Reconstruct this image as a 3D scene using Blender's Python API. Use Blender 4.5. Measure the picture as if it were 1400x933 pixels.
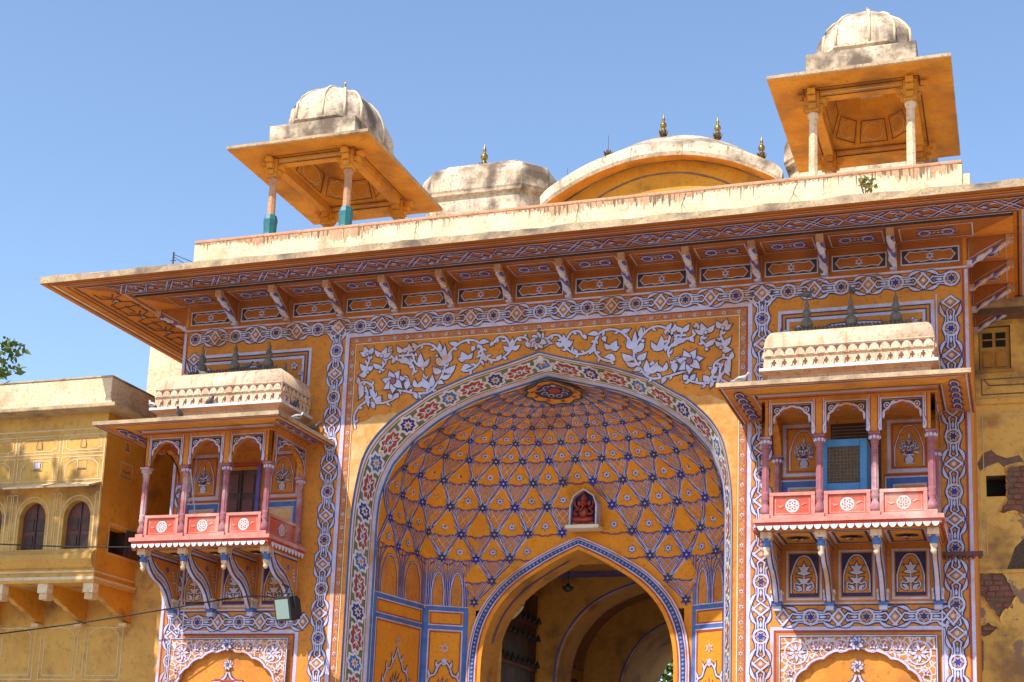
import bpy, bmesh, math, random
from mathutils import Vector, Matrix
random.seed(7)
R = math.radians
sc = bpy.context.scene
for o in list(bpy.data.objects): bpy.data.objects.remove(o)
col = sc.collection
# ------------------------------------------------------------------ camera, world, sun, exposure
cam = bpy.data.cameras.new('camera'); co = bpy.data.objects.new('camera', cam); col.objects.link(co)
cam.sensor_width = 36; cam.lens = 1992.56 * 36 / 1400; cam.shift_y = (728.67 - 466.5) / 1400
cam.clip_end = 3000; cam.clip_start = .1
co.location = (6.5455, -19.3324, 1.6); co.rotation_euler = (1.7644, -.0382, .3330)
sc.camera = co
SUN = Vector((.42, 1.0, -1.27)).normalized()            # direction the light travels
w = bpy.data.worlds.new('World'); sc.world = w; w.use_nodes = True
nt = w.node_tree; bg = nt.nodes['Background']; sky = nt.nodes.new('ShaderNodeTexSky')
sky.sky_type = 'NISHITA'; sky.sun_disc = False
sky.sun_elevation = math.asin(-SUN.z); sky.sun_rotation = math.atan2(-SUN.x, -SUN.y)
sky.air_density = 1.0; sky.dust_density = .5; sky.ozone_density = 2.2
nt.links.new(sky.outputs[0], bg.inputs[0]); bg.inputs[1].default_value = .142
sl = bpy.data.lights.new('sun', 'SUN'); sl.energy = 3.7; sl.angle = R(.5); sl.color = (1, .93, .82)
so = bpy.data.objects.new('sun', sl); col.objects.link(so); so.rotation_euler = SUN.to_track_quat('-Z', 'Y').to_euler(); so.location = (-8, -20, 25)
vs = sc.view_settings; vs.view_transform = 'Standard'; vs.look = 'None'; vs.exposure = .84; vs.gamma = 1; vs.use_curve_mapping = False
sc.render.engine = 'CYCLES'; sc.cycles.max_bounces = 7; sc.cycles.diffuse_bounces = 5

# ------------------------------------------------------------------ materials
MATS = {}
def mat(name, c, c2=None, scale=2.5, rough=.85, bump=.25, stain=None, stain_amt=.0, streak=False, fine=.12, metal=0., patch=None, patch_lo=.55, bscale=40., stain2=None, amt2=0.):
    """plaster-like paint: base, second tone by noise, optional stain (streaky or blotchy), optional worn patches"""
    m = bpy.data.materials.new(name); m.use_nodes = True; t = m.node_tree; n = t.nodes; L = t.links
    b = n['Principled BSDF']; b.inputs['Roughness'].default_value = rough; b.inputs['Metallic'].default_value = metal
    g = n.new('ShaderNodeNewGeometry')
    def noise(s, d=5., sz=None, ro=.6):
        q = n.new('ShaderNodeTexNoise'); q.inputs['Scale'].default_value = s; q.inputs['Detail'].default_value = d; q.inputs['Roughness'].default_value = ro
        if sz:
            mp = n.new('ShaderNodeMapping'); mp.inputs['Scale'].default_value = sz; L.new(g.outputs['Position'], mp.inputs[0]); L.new(mp.outputs[0], q.inputs['Vector'])
        else: L.new(g.outputs['Position'], q.inputs['Vector'])
        return q.outputs['Fac']
    def ramp(f, a, z):
        q = n.new('ShaderNodeMapRange'); q.inputs[1].default_value = a; q.inputs[2].default_value = z; q.interpolation_type = 'SMOOTHSTEP'; L.new(f, q.inputs[0]); return q.outputs[0]
    def mix(f, a, z):
        q = n.new('ShaderNodeMix'); q.data_type = 'RGBA'
        if isinstance(f, float): q.inputs[0].default_value = f
        else: L.new(f, q.inputs[0])
        for i, x in ((6, a), (7, z)):
            if isinstance(x, tuple): q.inputs[i].default_value = (*x, 1)
            else: L.new(x, q.inputs[i])
        return q.outputs[2]
    c2 = c2 or tuple(x * .72 for x in c)
    f1 = noise(scale)
    cur = mix(ramp(f1, .35, .68), c, c2)
    if fine:
        f2 = noise(scale * 9, 6.)
        cur = mix(ramp(f2, .5, .75), cur, tuple(x * (1 - fine * 3) for x in c))
    if patch:
        fp = noise(1.1, 8., None, .62)
        cur = mix(ramp(fp, patch_lo, patch_lo + .03), cur, patch)
    if stain:
        fs = noise(3.2 if streak else 1.6, 6., (3.5, 3.5, .28) if streak else None)
        fs2 = ramp(fs, .62 - stain_amt * .3, .8 - stain_amt * .2)
        cur = mix(fs2, cur, stain)
    if stain2:
        cur = mix(ramp(noise(3.2, 6., (3.5, 3.5, .3)), .64 - amt2 * .3, .82 - amt2 * .2), cur, stain2)
    L.new(cur, b.inputs['Base Color'])
    if bump:
        fb = noise(bscale, 4.); bp = n.new('ShaderNodeBump'); bp.inputs['Strength'].default_value = bump; bp.inputs['Distance'].default_value = .01
        L.new(fb, bp.inputs['Height']); L.new(bp.outputs[0], b.inputs['Normal'])
    MATS[name] = m; return m
mat('ochre', (.60, .222, .028), (.50, .165, .018), 1.7, stain=(.36, .13, .03), stain_amt=.42, fine=.17)
mat('ochre_worn', (.60, .29, .075), (.52, .2, .04), 9., stain=(.66, .42, .2), stain_amt=.7, fine=.2, bscale=14., bump=.5)
mat('vault_orange', (.70, .255, .010), (.62, .21, .008), 2.2, stain=(.30, .12, .03), stain_amt=.2)
mat('soffit', (.72, .32, .028), (.58, .22, .02), 2., stain=(.40, .17, .03), stain_amt=.6)
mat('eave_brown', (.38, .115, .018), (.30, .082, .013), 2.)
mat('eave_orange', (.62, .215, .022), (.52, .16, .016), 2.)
mat('cream', (.74, .58, .39), (.66, .48, .30), 2.2, stain=(.40, .27, .16), stain_amt=.4, fine=.2, stain2=(.42, .27, .15), amt2=.2)
mat('cream_box', (.70, .51, .36), (.60, .41, .26), 2.6, stain=(.40, .25, .15), stain_amt=.5, streak=True, fine=.2)
mat('dome_plaster', (.70, .56, .41), (.60, .45, .30), 2.0, stain=(.13, .09, .06), stain_amt=.75, fine=.25, stain2=(.24, .17, .11), amt2=.35)
mat('ledge', (.50, .37, .22), (.36, .25, .15), 5., fine=.25, bump=.8, bscale=16., stain=(.14, .1, .07), stain_amt=.4)
mat('rust_cap', (.55, .30, .17), (.42, .22, .12), 3., fine=.2)
mat('lav', (.52, .50, .68), (.44, .42, .62), 5., bump=.1, stain=(.46, .26, .14), stain_amt=.5, fine=.14, stain2=(.40, .36, .46), amt2=.3)
mat('white', (.66, .62, .66), (.56, .52, .56), 4., bump=.1, stain=(.5, .36, .26), stain_amt=.3)
mat('navy', (.030, .026, .085), (.05, .04, .11), 6., bump=.1)
mat('ink', (.040, .026, .035), (.07, .045, .05), 6., bump=.1)
mat('blue', (.032, .030, .25), (.022, .02, .16), 6., bump=.1)
mat('violet', (.13, .10, .36), (.08, .055, .25), 6., bump=.1)
mat('midblue', (.07, .16, .42), (.05, .10, .30), 5., bump=.1)
mat('red', (.36, .055, .04), (.26, .04, .03), 5., bump=.1)
mat('green', (.16, .16, .09), (.10, .12, .06), 5., bump=.1)
mat('band_cream', (.70, .62, .48), (.60, .5, .36), 4., bump=.1)
mat('pink', (.60, .085, .045), (.52, .07, .04), 7., stain=(.50, .23, .17), stain_amt=.5, fine=.2)
mat('pink_pale', (.60, .235, .19), (.50, .17, .14), 7., stain=(.62, .4, .36), stain_amt=.4)
mat('column_pink', (.34, .115, .13), (.25, .08, .11), 9., stain=(.56, .38, .40), stain_amt=.5)
mat('finial_grey', (.17, .145, .12), (.10, .085, .07), 12., fine=.2, bump=.6)
mat('gold', (.40, .24, .06), (.22, .12, .03), 9., rough=.35, metal=.85)
mat('bronze', (.16, .085, .03), (.08, .045, .02), 12., rough=.5, metal=.5)
mat('dark', (.012, .010, .009), None, 3., bump=0)
mat('wood', (.055, .022, .015), (.035, .014, .01), 6., rough=.6, stain=(.10, .05, .035), stain_amt=.4)
mat('shutter_red', (.13, .035, .028), (.085, .024, .02), 6., rough=.6)
mat('turquoise', (.018, .17, .19), (.012, .11, .13), 8., rough=.5, stain=(.4, .45, .42), stain_amt=.1)
mat('wing_ochre', (.60, .35, .085), (.50, .27, .065), 1.3, stain=(.24, .125, .045), stain_amt=.5)
mat('wing_yellow', (.66, .295, .02), (.56, .235, .016), 1.5, stain=(.30, .14, .03), stain_amt=.3)
mat('wing_line', (.66, .50, .30), (.58, .40, .2), 4., bump=.1)
mat('peeling', (.80, .50, .13), (.64, .37, .08), 1.6, stain=(.30, .17, .07), stain_amt=.5, patch=(.30, .19, .13), patch_lo=.60, bump=.6, bscale=12.)
mat('mortar', (.22, .13, .09), (.15, .085, .06), 8., bump=.8, bscale=20.)
mat('brick', (.29, .13, .085), (.20, .085, .06), 7., bump=.8, bscale=25., fine=.2)
mat('passage', (.52, .265, .05), (.42, .2, .04), 1.6, stain=(.2, .1, .03), stain_amt=.4)
mat('ground_mat', (.40, .33, .25), (.33, .27, .2), .5, bump=.3)
mat('cooler_blue', (.05, .22, .46), (.04, .17, .37), 8., rough=.5)
mat('mesh_brown', (.12, .085, .05), (.05, .04, .03), 30., bump=.8)
mat('lamp_black', (.02, .02, .021), None, 6., rough=.5)
mat('pigeon_grey', (.10, .105, .13), (.06, .062, .08), 20., rough=.7)
mat('pigeon_white', (.5, .5, .5), None, 20.)
mat('leaf_mat', (.07, .13, .025), (.13, .17, .03), 6., bump=0)
mat('bark', (.10, .075, .05), None, 8.)
mat('idol_red', (.33, .035, .018), (.2, .02, .012), 14., rough=.5)
mat('cable_mat', (.018, .016, .015), None, 5., bump=0)
mat('niche_blue', (.02, .025, .07), None, 5.)
mat('plant_mat', (.25, .24, .06), (.14, .16, .04), 9., bump=0)
g_ = bpy.data.materials.new('lamp_glass'); g_.use_nodes = True; b_ = g_.node_tree.nodes['Principled BSDF']
b_.inputs['Base Color'].default_value = (.22, .30, .28, 1); b_.inputs['Roughness'].default_value = .12; MATS['lamp_glass'] = g_
def fleck(name, base, spot, scale, lo):       # small painted filigree that is too fine to trace
    m = mat(name, base, None, 4., bump=.1); t = m.node_tree; n = t.nodes; L = t.links; b = n['Principled BSDF']
    src = b.inputs['Base Color'].links[0].from_socket
    g = n.new('ShaderNodeNewGeometry'); v = n.new('ShaderNodeTexVoronoi'); v.feature = 'DISTANCE_TO_EDGE'; v.inputs['Scale'].default_value = scale; L.new(g.outputs['Position'], v.inputs['Vector'])
    r = n.new('ShaderNodeMapRange'); r.inputs[1].default_value = lo; r.inputs[2].default_value = lo + .04; L.new(v.outputs['Distance'], r.inputs[0])
    mx = n.new('ShaderNodeMix'); mx.data_type = 'RGBA'; mx.inputs[6].default_value = (*spot, 1); L.new(r.outputs[0], mx.inputs[0]); L.new(src, mx.inputs[7]); L.new(mx.outputs[2], b.inputs['Base Color'])
fleck('filigree', (.50, .19, .05), (.60, .50, .56), 13., .05)
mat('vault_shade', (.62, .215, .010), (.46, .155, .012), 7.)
mat('stain_dark', (.16, .105, .06), (.24, .15, .08), 9., fine=.2)
fleck('border_fine', (.56, .21, .04), (.25, .10, .10), 24., .07)
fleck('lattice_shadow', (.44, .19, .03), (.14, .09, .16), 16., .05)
# ------------------------------------------------------------------ scene graph helpers
WL = {}
def empty(name, loc=(0, 0, 0), parent=None):
    o = bpy.data.objects.new(name, None); col.objects.link(o); loc = Vector(loc); o.empty_display_size = .2
    o.location = loc - (WL[parent] if parent else Vector((0, 0, 0))); o.parent = parent; WL[o] = loc; return o
def tag(o, label=None, cat=None, group=None, kind=None):
    for k, v in (('label', label), ('category', cat), ('group', group), ('kind', kind)):
        if v: o[k] = v
    return o
class MB:
    def __init__(s): s.v = []; s.f = []; s.m = []; s.ms = []; s.sm = []
    def mi(s, m):
        if m not in s.ms: s.ms.append(m)
        return s.ms.index(m)
    def add(s, vs, fs, m, smooth=False):
        b = len(s.v); s.v += [tuple(v) for v in vs]; i = s.mi(m)
        for f in fs: s.f.append([b + k for k in f]); s.m.append(i); s.sm.append(smooth)
    def box(s, x0, x1, y0, y1, z0, z1, m):
        s.add([(x, y, z) for x in (x0, x1) for y in (y0, y1) for z in (z0, z1)], [(0, 1, 3, 2), (4, 6, 7, 5), (0, 4, 5, 1), (2, 3, 7, 6), (0, 2, 6, 4), (1, 5, 7, 3)], m)
    def prism(s, pts, fn, d0, d1, m, m_side=None):
        n = len(pts); a = [fn(p[0], p[1], d0) for p in pts] + [fn(p[0], p[1], d1) for p in pts]
        s.add(a, [list(range(n)), list(range(2 * n - 1, n - 1, -1))], m)
        s.add(a, [(i, (i + 1) % n, n + (i + 1) % n, n + i) for i in range(n)], m_side or m)
    def lathe(s, prof, c, m, n=16, smooth=True, sx=1., sy=1.):
        vs = []; fs = []
        for r, z in prof:
            for k in range(n): a = 2 * math.pi * (k + .5) / n; vs.append((c[0] + r * math.cos(a) * sx, c[1] + r * math.sin(a) * sy, c[2] + z))
        for j in range(len(prof) - 1):
            for k in range(n): fs.append((j * n + k, j * n + (k + 1) % n, (j + 1) * n + (k + 1) % n, (j + 1) * n + k))
        fs.append(list(range(n - 1, -1, -1))); fs.append([(len(prof) - 1) * n + k for k in range(n)])
        s.add(vs, fs, m, smooth)
    def tube(s, pts, r, m, n=6, smooth=True):
        pts = [Vector(p) for p in pts]; vs = []; fs = []
        for i, p in enumerate(pts):
            t = (pts[min(i + 1, len(pts) - 1)] - pts[max(i - 1, 0)]).normalized(); u = t.cross(Vector((0, 0, 1)) if abs(t.z) < .9 else Vector((1, 0, 0))).normalized(); w_ = t.cross(u)
            rr = r[i] if isinstance(r, (list, tuple)) else r
            for k in range(n): a = 2 * math.pi * k / n; vs.append(p + (u * math.cos(a) + w_ * math.sin(a)) * rr)
        for i in range(len(pts) - 1):
            for k in range(n): fs.append((i * n + k, i * n + (k + 1) % n, (i + 1) * n + (k + 1) % n, (i + 1) * n + k))
        fs.append(list(range(n))); fs.append([(len(pts) - 1) * n + k for k in range(n)])
        s.add(vs, fs, m, smooth)
    def loft(s, rows, m, closed=False, smooth=False):
        n = len(rows[0]); vs = [p for r in rows for p in r]; k = n if closed else n - 1
        s.add(vs, [(j * n + i, j * n + (i + 1) % n, (j + 1) * n + (i + 1) % n, (j + 1) * n + i) for j in range(len(rows) - 1) for i in range(k)], m, smooth)
    def ball(s, c, r, m, n=8, sx=1, sy=1, sz=1):
        s.lathe([(r * math.sin(math.pi * (j + .02) / (n + .04)), -r * sz * math.cos(math.pi * j / n)) for j in range(n + 1)], c, m, max(8, n), True, sx, sy)
    def mesh(s, name, off=Vector((0, 0, 0))):
        me = bpy.data.meshes.new(name); me.from_pydata([Vector(v) - off for v in s.v], [], s.f)
        for m in s.ms: me.materials.append(MATS[m])
        me.polygons.foreach_set('material_index', s.m); me.polygons.foreach_set('use_smooth', s.sm); me.update(); return me
    def build(s, name, parent=None, loc=None, bevel=0, fixn=True):
        off = Vector(loc) if loc is not None else (WL[parent] if parent else Vector((0, 0, 0)))
        me = s.mesh(name, off)
        if fixn:
            bm = bmesh.new(); bm.from_mesh(me); bmesh.ops.recalc_face_normals(bm, faces=bm.faces); bm.to_mesh(me); bm.free()
        o = bpy.data.objects.new(name, me); col.objects.link(o)
        o.location = off - (WL[parent] if parent else Vector((0, 0, 0))); o.parent = parent; WL[o] = off
        if bevel:
            b = o.modifiers.new('bevel', 'BEVEL'); b.width = bevel; b.segments = 2; b.limit_method = 'ANGLE'; b.angle_limit = R(40)
        return o
def inst(src, parent, loc, rz=0, scale=None, name=None):
    o = src.copy(); col.objects.link(o); o.name = name or src.name.split('.')[0]; loc = Vector(loc); o.parent = parent
    o.location = loc - (WL[parent] if parent else Vector((0, 0, 0))); o.rotation_euler = (0, 0, rz); WL[o] = loc
    if scale: o.scale = scale
    return o
# ------------------------------------------------------------------ painting helpers (painted ornament = thin sheets on the wall)
FRONT = lambda x, z, h: (x, -h, z)
class Paint(MB):
    def __init__(s, fn=FRONT, h0=.004): MB.__init__(s); s.fn = fn; s.h0 = h0; s.k = 0
    def hh(s, layer): s.k = (s.k + 1) % 30; return s.h0 + layer * .004 + s.k * .0001
    def poly(s, pts, m, layer=0): h = s.hh(layer); s.add([s.fn(p[0], p[1], h) for p in pts], [list(range(len(pts)))], m)
    def rib(s, pts, wd, m, layer=0, closed=False, taper=False):
        n = len(pts); h = s.hh(layer); vs = []
        for i in range(n):
            a = pts[(i - 1) % n] if closed or i else pts[0]; b = pts[(i + 1) % n] if closed or i < n - 1 else pts[-1]
            dx, dy = b[0] - a[0], b[1] - a[1]; l = math.hypot(dx, dy) or 1
            k = 1.
            if closed or 0 < i < n - 1:
                p, q = (pts[i][0] - a[0], pts[i][1] - a[1]), (b[0] - pts[i][0], b[1] - pts[i][1]); l1, l2 = math.hypot(*p) or 1, math.hypot(*q) or 1
                c = (p[0] * q[0] + p[1] * q[1]) / l1 / l2; k = min(1.6, 1 / max(.3, math.sqrt(max(0, (1 + c) / 2))))
                dx, dy = p[0] / l1 + q[0] / l2, p[1] / l1 + q[1] / l2; l = math.hypot(dx, dy) or 1
            wv = (wd(i / max(1, n - 1)) if callable(wd) else wd) * .5 * k * random.uniform(.82, 1.18)
            if taper: wv *= max(.12, 1 - i / (n - 1))
            vs += [s.fn(pts[i][0] - dy / l * wv, pts[i][1] + dx / l * wv, h), s.fn(pts[i][0] + dy / l * wv, pts[i][1] - dx / l * wv, h)]
        e = n if closed else n - 1
        s.add(vs, [(2 * i, 2 * i + 1, 2 * ((i + 1) % n) + 1, 2 * ((i + 1) % n)) for i in range(e)], m)
    def both(s, pts, wd, m='lav', edge='navy', d=.032, layer=0, closed=False): s.rib(pts, wd + d, edge, layer, closed); s.rib(pts, wd, m, layer + 1, closed)
    def frame(s, x0, z0, x1, z1, wd, m, layer=0): s.rib([(x0, z0), (x1, z0), (x1, z1), (x0, z1)], wd, m, layer, True)
    def rect(s, x0, z0, x1, z1, m, layer=0): s.poly([(x0, z0), (x1, z0), (x1, z1), (x0, z1)], m, layer)
    def disc(s, x, z, r, m, layer=0, n=14): s.poly([(x + r * math.cos(2 * math.pi * k / n), z + r * math.sin(2 * math.pi * k / n)) for k in range(n)], m, layer)
    def star(s, x, z, r, m, layer=0, n=6, q=.5, rot=0): s.poly(starpts(x, z, r, n, q, rot), m, layer)
    def leaf(s, a, b, wd, bend=.15, m='lav', edge='ink', layer=0, d=.014):
        dx, dz = b[0] - a[0], b[1] - a[1]; l = math.hypot(dx, dz) or 1e-6; nx, nz = -dz / l, dx / l
        def pts(e):
            o = []
            T = (0, .15, .35, .55, .75, .9)
            ext = e / l
            for t in T: ww = wd * .5 * math.sin(math.pi * min(1, t ** .75 * .98 + .06)) + e; c = bend * l * math.sin(math.pi * t); o.append((a[0] + dx * t + nx * (ww + c), a[1] + dz * t + nz * (ww + c)))
            o.append((b[0] + dx * ext * 1.5, b[1] + dz * ext * 1.5))
            for t in T[::-1]: ww = wd * .5 * math.sin(math.pi * min(1, t ** .75 * .98 + .06)) + e; c = bend * l * math.sin(math.pi * t); o.append((a[0] + dx * t + nx * (c - ww), a[1] + dz * t + nz * (c - ww)))
            return o
        if edge: s.poly(pts(d), edge, layer)
        s.poly(pts(0), m, layer + 1)
    def flower(s, x, z, r, n=6, m='lav', edge='ink', c='pink_pale', layer=0):
        for k in range(n): a = 2 * math.pi * k / n + .3; s.leaf((x + .2 * r * math.cos(a), z + .2 * r * math.sin(a)), (x + r * math.cos(a), z + r * math.sin(a)), r * .6, 0, m, edge, layer + k * 2.1 * .5, min(.014, r * .09))
        s.disc(x, z, r * .3, edge, layer + n + 2); s.disc(x, z, r * .22, c, layer + n + 3)
def starpts(x, z, r, n=6, q=.5, rot=0): return [(x + (r if k % 2 == 0 else r * q) * math.sin(math.pi * k / n + rot), z + (r if k % 2 == 0 else r * q) * math.cos(math.pi * k / n + rot)) for k in range(2 * n)]
def cat(P, sub=6):                                   # Catmull-Rom through the points
    out = []; n = len(P)
    for i in range(n - 1):
        p0, p1, p2, p3 = P[max(0, i - 1)], P[i], P[i + 1], P[min(n - 1, i + 2)]
        for k in range(sub):
            t = k / sub; out.append(tuple(.5 * (2 * b + (c - a) * t + (2 * a - 5 * b + 4 * c - d) * t * t + (3 * b - a - 3 * c + d) * t ** 3) for a, b, c, d in zip(p0, p1, p2, p3)))
    out.append(tuple(P[-1])); return out
def arcpts(x, z, r, a0, a1, n=10): return [(x + r * math.cos(a0 + (a1 - a0) * k / n), z + r * math.sin(a0 + (a1 - a0) * k / n)) for k in range(n + 1)]
def cusped(x, z0, hw, rise, cusps=7, depth=.12, legs=0., pt=.0):
    """cusped (multifoil) arch outline from left springing to right, rise = apex height above z0"""
    out = []; N = cusps
    base = lambda t: (x - hw * math.cos(math.pi * t), z0 + rise * math.sin(math.pi * t) ** .8 * (1 + pt * (1 - abs(2 * t - 1)) ** 3))
    for i in range(N):
        a, b = base(i / N), base((i + 1) / N)
        for k in range(6):
            u = k / 6; px, pz = a[0] + (b[0] - a[0]) * u, a[1] + (b[1] - a[1]) * u
            l = math.hypot(b[0] - a[0], b[1] - a[1]); nx, nz = -(b[1] - a[1]) / l, (b[0] - a[0]) / l
            q = math.sin(math.pi * u) ** .7 * depth * l
            out.append((px + nx * q, pz + nz * q))
    out.append(base(1.))
    if legs: out = [(x - hw, z0 - legs)] + out + [(x + hw, z0 - legs)]
    return out
def chain(p, n, s0, period, tr, b=.135, ends=(True, True), leafy=True):
    """painted chain of star roundels and diamonds; tr(u, v) -> wall coordinates"""
    T = lambda L_: [tr(*q) for q in L_]
    for k in range(n):
        u = s0 + k * period
        p.rib(T([(u + .095 * math.cos(a * math.pi / 8), .095 * math.sin(a * math.pi / 8)) for a in range(16)]), .05, 'navy', 0, True)
        p.rib(T([(u + .095 * math.cos(a * math.pi / 8), .095 * math.sin(a * math.pi / 8)) for a in range(16)]), .028, 'lav', 1, True)
        p.poly(T(starpts(u, 0, .082)), 'lav', 1); p.poly(T(starpts(u, 0, .062)), 'navy' if k % 3 else 'blue', 2)
        for sgn in (-1, 1):
            if (k == 0 and sgn < 0 and not ends[0]) or (k == n - 1 and sgn > 0 and not ends[1]): continue
            c = u + sgn * period * .5; s_ = sgn
            for t in (-1, 1):
                p.both(T([(u + s_ * .10, t * .036), (u + s_ * .18, t * .036), (c - s_ * .12, t * .05), (c, -t * .09), (c + s_ * .03, -t * .115)]), .02)
                p.both(T([(u + s_ * .02, t * .10), (u + s_ * .11, t * .066), (u + s_ * .19, t * .064)]), .014)
                if leafy:
                    p.leaf(tr(u + s_ * .17, t * .075), tr(c - s_ * .015, t * .132), .042, .10 * t * s_, 'lav', 'navy', 0)
            p.leaf(tr(u + s_ * .115, 0), tr(u + s_ * .215, 0), .034, 0, 'lav', 'navy', 1, .008)
    for k in range(n + 1):
        if (k == 0 and not ends[0]) or (k == n and not ends[1]): continue
        c = s0 + (k - .5) * period
        d = [(c - .085, 0), (c, .105), (c + .085, 0), (c, -.105)]
        p.rib(T(d), .046, 'navy', 1, True); p.rib(T(d), .026, 'lav', 2, True)
        p.poly(T([(c - .055, 0), (c, .065), (c + .055, 0), (c, -.065)]), 'ochre', 2)
        p.poly(T([(c + .026 * math.cos(a), .026 * math.sin(a)) for a in [x * math.pi / 5 for x in range(10)]]), 'lav', 3)
def vase(p, x, z, s, m='lav', edge='navy'):
    """vase of flowers, s = total height"""
    p.leaf((x, z + .02 * s), (x, z + .32 * s), .26 * s, 0, m, edge, 0); p.rect(x - .12 * s, z, x + .12 * s, z + .04 * s, m, 1); p.rect(x - .13 * s, z + .26 * s, x + .13 * s, z + .30 * s, m, 2)
    for a, r in ((0, .62), (.45, .5), (-.45, .5), (.9, .42), (-.9, .42), (.2, .42), (-.2, .42), (1.35, .34), (-1.35, .34)):
        e = (x + r * s * .8 * math.sin(a), z + .32 * s + r * s * .95 * math.cos(a) * .95)
        p.rib([(x, z + .3 * s), e], .012, edge, 0)
        p.leaf(((x + e[0]) / 2, (z + .3 * s + e[1]) / 2), (e[0] + .05 * s, e[1] - .12 * s), .07 * s, .2, m, edge, 1, .006)
    for a, r in ((0, .3), (.75, .32), (-.75, .32), (0, .02), (1.25, .3), (-1.25, .3)):
        p.flower(x + r * s * .8 * math.sin(a), z + .42 * s + r * s * math.cos(a), .085 * s, 6, m, edge, 'navy', 2)
    p.leaf((x, z + .78 * s), (x, z + 1.0 * s), .07 * s, 0, m, edge, 1, .006)
# ================================================================== ground
g = MB(); g.add([(-400, -400, 0), (400, -400, 0), (400, 400, 0), (-400, 400, 0)], [(0, 1, 2, 3)], 'ground_mat')
tag(g.build('ground'), kind='structure')
# ================================================================== gatehouse
gate = tag(empty('gatehouse', (0, 0, 0)), 'orange painted palace gatehouse with a huge pointed arch and lavender floral painting', 'gatehouse')
OUT = [(2.88, 0), (2.88, 5.7), (2.86, 6.12), (2.81, 6.5), (2.75, 6.79), (2.66, 7.0), (2.5, 7.22), (2.23, 7.47), (2.06, 7.57), (1.70, 7.79), (1.54, 7.855), (1.09, 8.02), (.95, 8.06), (.43, 8.19), (0, 8.32)]
INN = [(2.66, 0), (2.66, 5.9), (2.64, 6.24), (2.59, 6.45), (2.45, 6.80), (2.34, 6.94), (2.12, 7.18), (1.81, 7.42), (1.61, 7.545), (1.26, 7.71), (1.08, 7.78), (.71, 7.88), (.43, 7.955), (0, 8.06)]
def interp(T, z):
    for (x0, z0), (x1, z1) in zip(T, T[1:]):
        if z <= z1: return x0 + (x1 - x0) * (z - z0) / (z1 - z0)
    return 0.
def resample(P, n):
    L_ = [0.]
    for a, b in zip(P, P[1:]): L_.append(L_[-1] + math.hypot(b[0] - a[0], b[1] - a[1]))
    out = []; j = 0
    for i in range(n + 1):
        d = L_[-1] * i / n
        while j < len(P) - 2 and L_[j + 1] < d: j += 1
        t = (d - L_[j]) / ((L_[j + 1] - L_[j]) or 1); out.append((P[j][0] + (P[j + 1][0] - P[j][0]) * t, P[j][1] + (P[j + 1][1] - P[j][1]) * t))
    return out, L_[-1]
def full(T):
    T = [T[0]] + cat(T[1:], 5); return [(-x, z) for x, z in T] + [(x, z) for x, z in T[::-1]][1:]
# --- front wall with the arch cut out
fw = MB(); OC = full(OUT); half = [q for q in OC if q[0] <= 0]
for sg in (-1, 1):
    rows = [[(sg * 6, 0, z), (sg * -x, 0, z)] for x, z in half]
    fw.loft(rows, 'ochre')
fw.add([(-6, 0, 8.32), (6, 0, 8.32), (6, 0, 9.5), (-6, 0, 9.5)], [(0, 1, 2, 3)], 'ochre')
for sg in (-1, 1): fw.add([(sg * 6, 0, 0), (sg * 6, 12, 0), (sg * 6, 12, 10.15), (sg * 6, 0, 10.15)], [(0, 1, 2, 3)], 'ochre')
fw.add([(-6, 12, 6), (6, 12, 6), (6, 12, 10.15), (-6, 12, 10.15)], [(0, 1, 2, 3)], 'passage')
for sg in (-1, 1): fw.add([(sg * 6, 12, 0), (sg * 1.8, 12, 0), (sg * 1.8, 12, 6), (sg * 6, 12, 6)], [(0, 1, 2, 3)], 'passage')
wall = fw.build('front_wall', gate)
# --- splayed archivolt
NA = 180
oc, LO = resample(OC, NA); ic, LI = resample(full(INN), NA)
def AV(s, t, h):
    f = max(0, min(NA - 1e-6, s / LO * NA)); i = int(f); f -= i
    def P(k): return (Vector((oc[k][0], -.012, oc[k][1])), Vector((ic[k][0], .53, ic[k][1])))
    a0, b0 = P(i); a1, b1 = P(i + 1); a = a0.lerp(a1, f); b = b0.lerp(b1, f); p = a.lerp(b, t)
    n = (b - a).cross(a1 - a0).normalized()
    if n.y > 0: n = -n
    return p + n * h
av = MB(); av.loft([[AV(i / NA * LO, t / 4, 0) for t in range(5)] for i in range(NA + 1)], 'band_cream')
arch = av.build('arch_band', gate)
def avline(p, t, wd, m, layer=0):
    pts = [(i / NA * LO, t) for i in range(NA + 1)]; h = p.hh(layer)
    p.loft([[AV(s, t - wd / 2, h), AV(s, t + wd / 2, h)] for s, _ in pts], m)
ap = Paint(AV, .003)
avline(ap, .035, .07, 'midblue'); avline(ap, .135, .012 * 2, 'red'); avline(ap, .09, .05, 'white'); avline(ap, .17, .03, 'white'); avline(ap, .445, .52, 'green')
avline(ap, .715, .03, 'white', 1); avline(ap, .75, .022, 'red'); avline(ap, .83, .11, 'lav'); avline(ap, .935, .075, 'midblue')
ap.build('painted_lines', arch, fixn=False)
W = .574
def avt(s0): return lambda u, v: (s0 + u, .445 + v / W)
per = .78; nmot = int(LO / per / 2) * 2; mid = LO / 2
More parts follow.
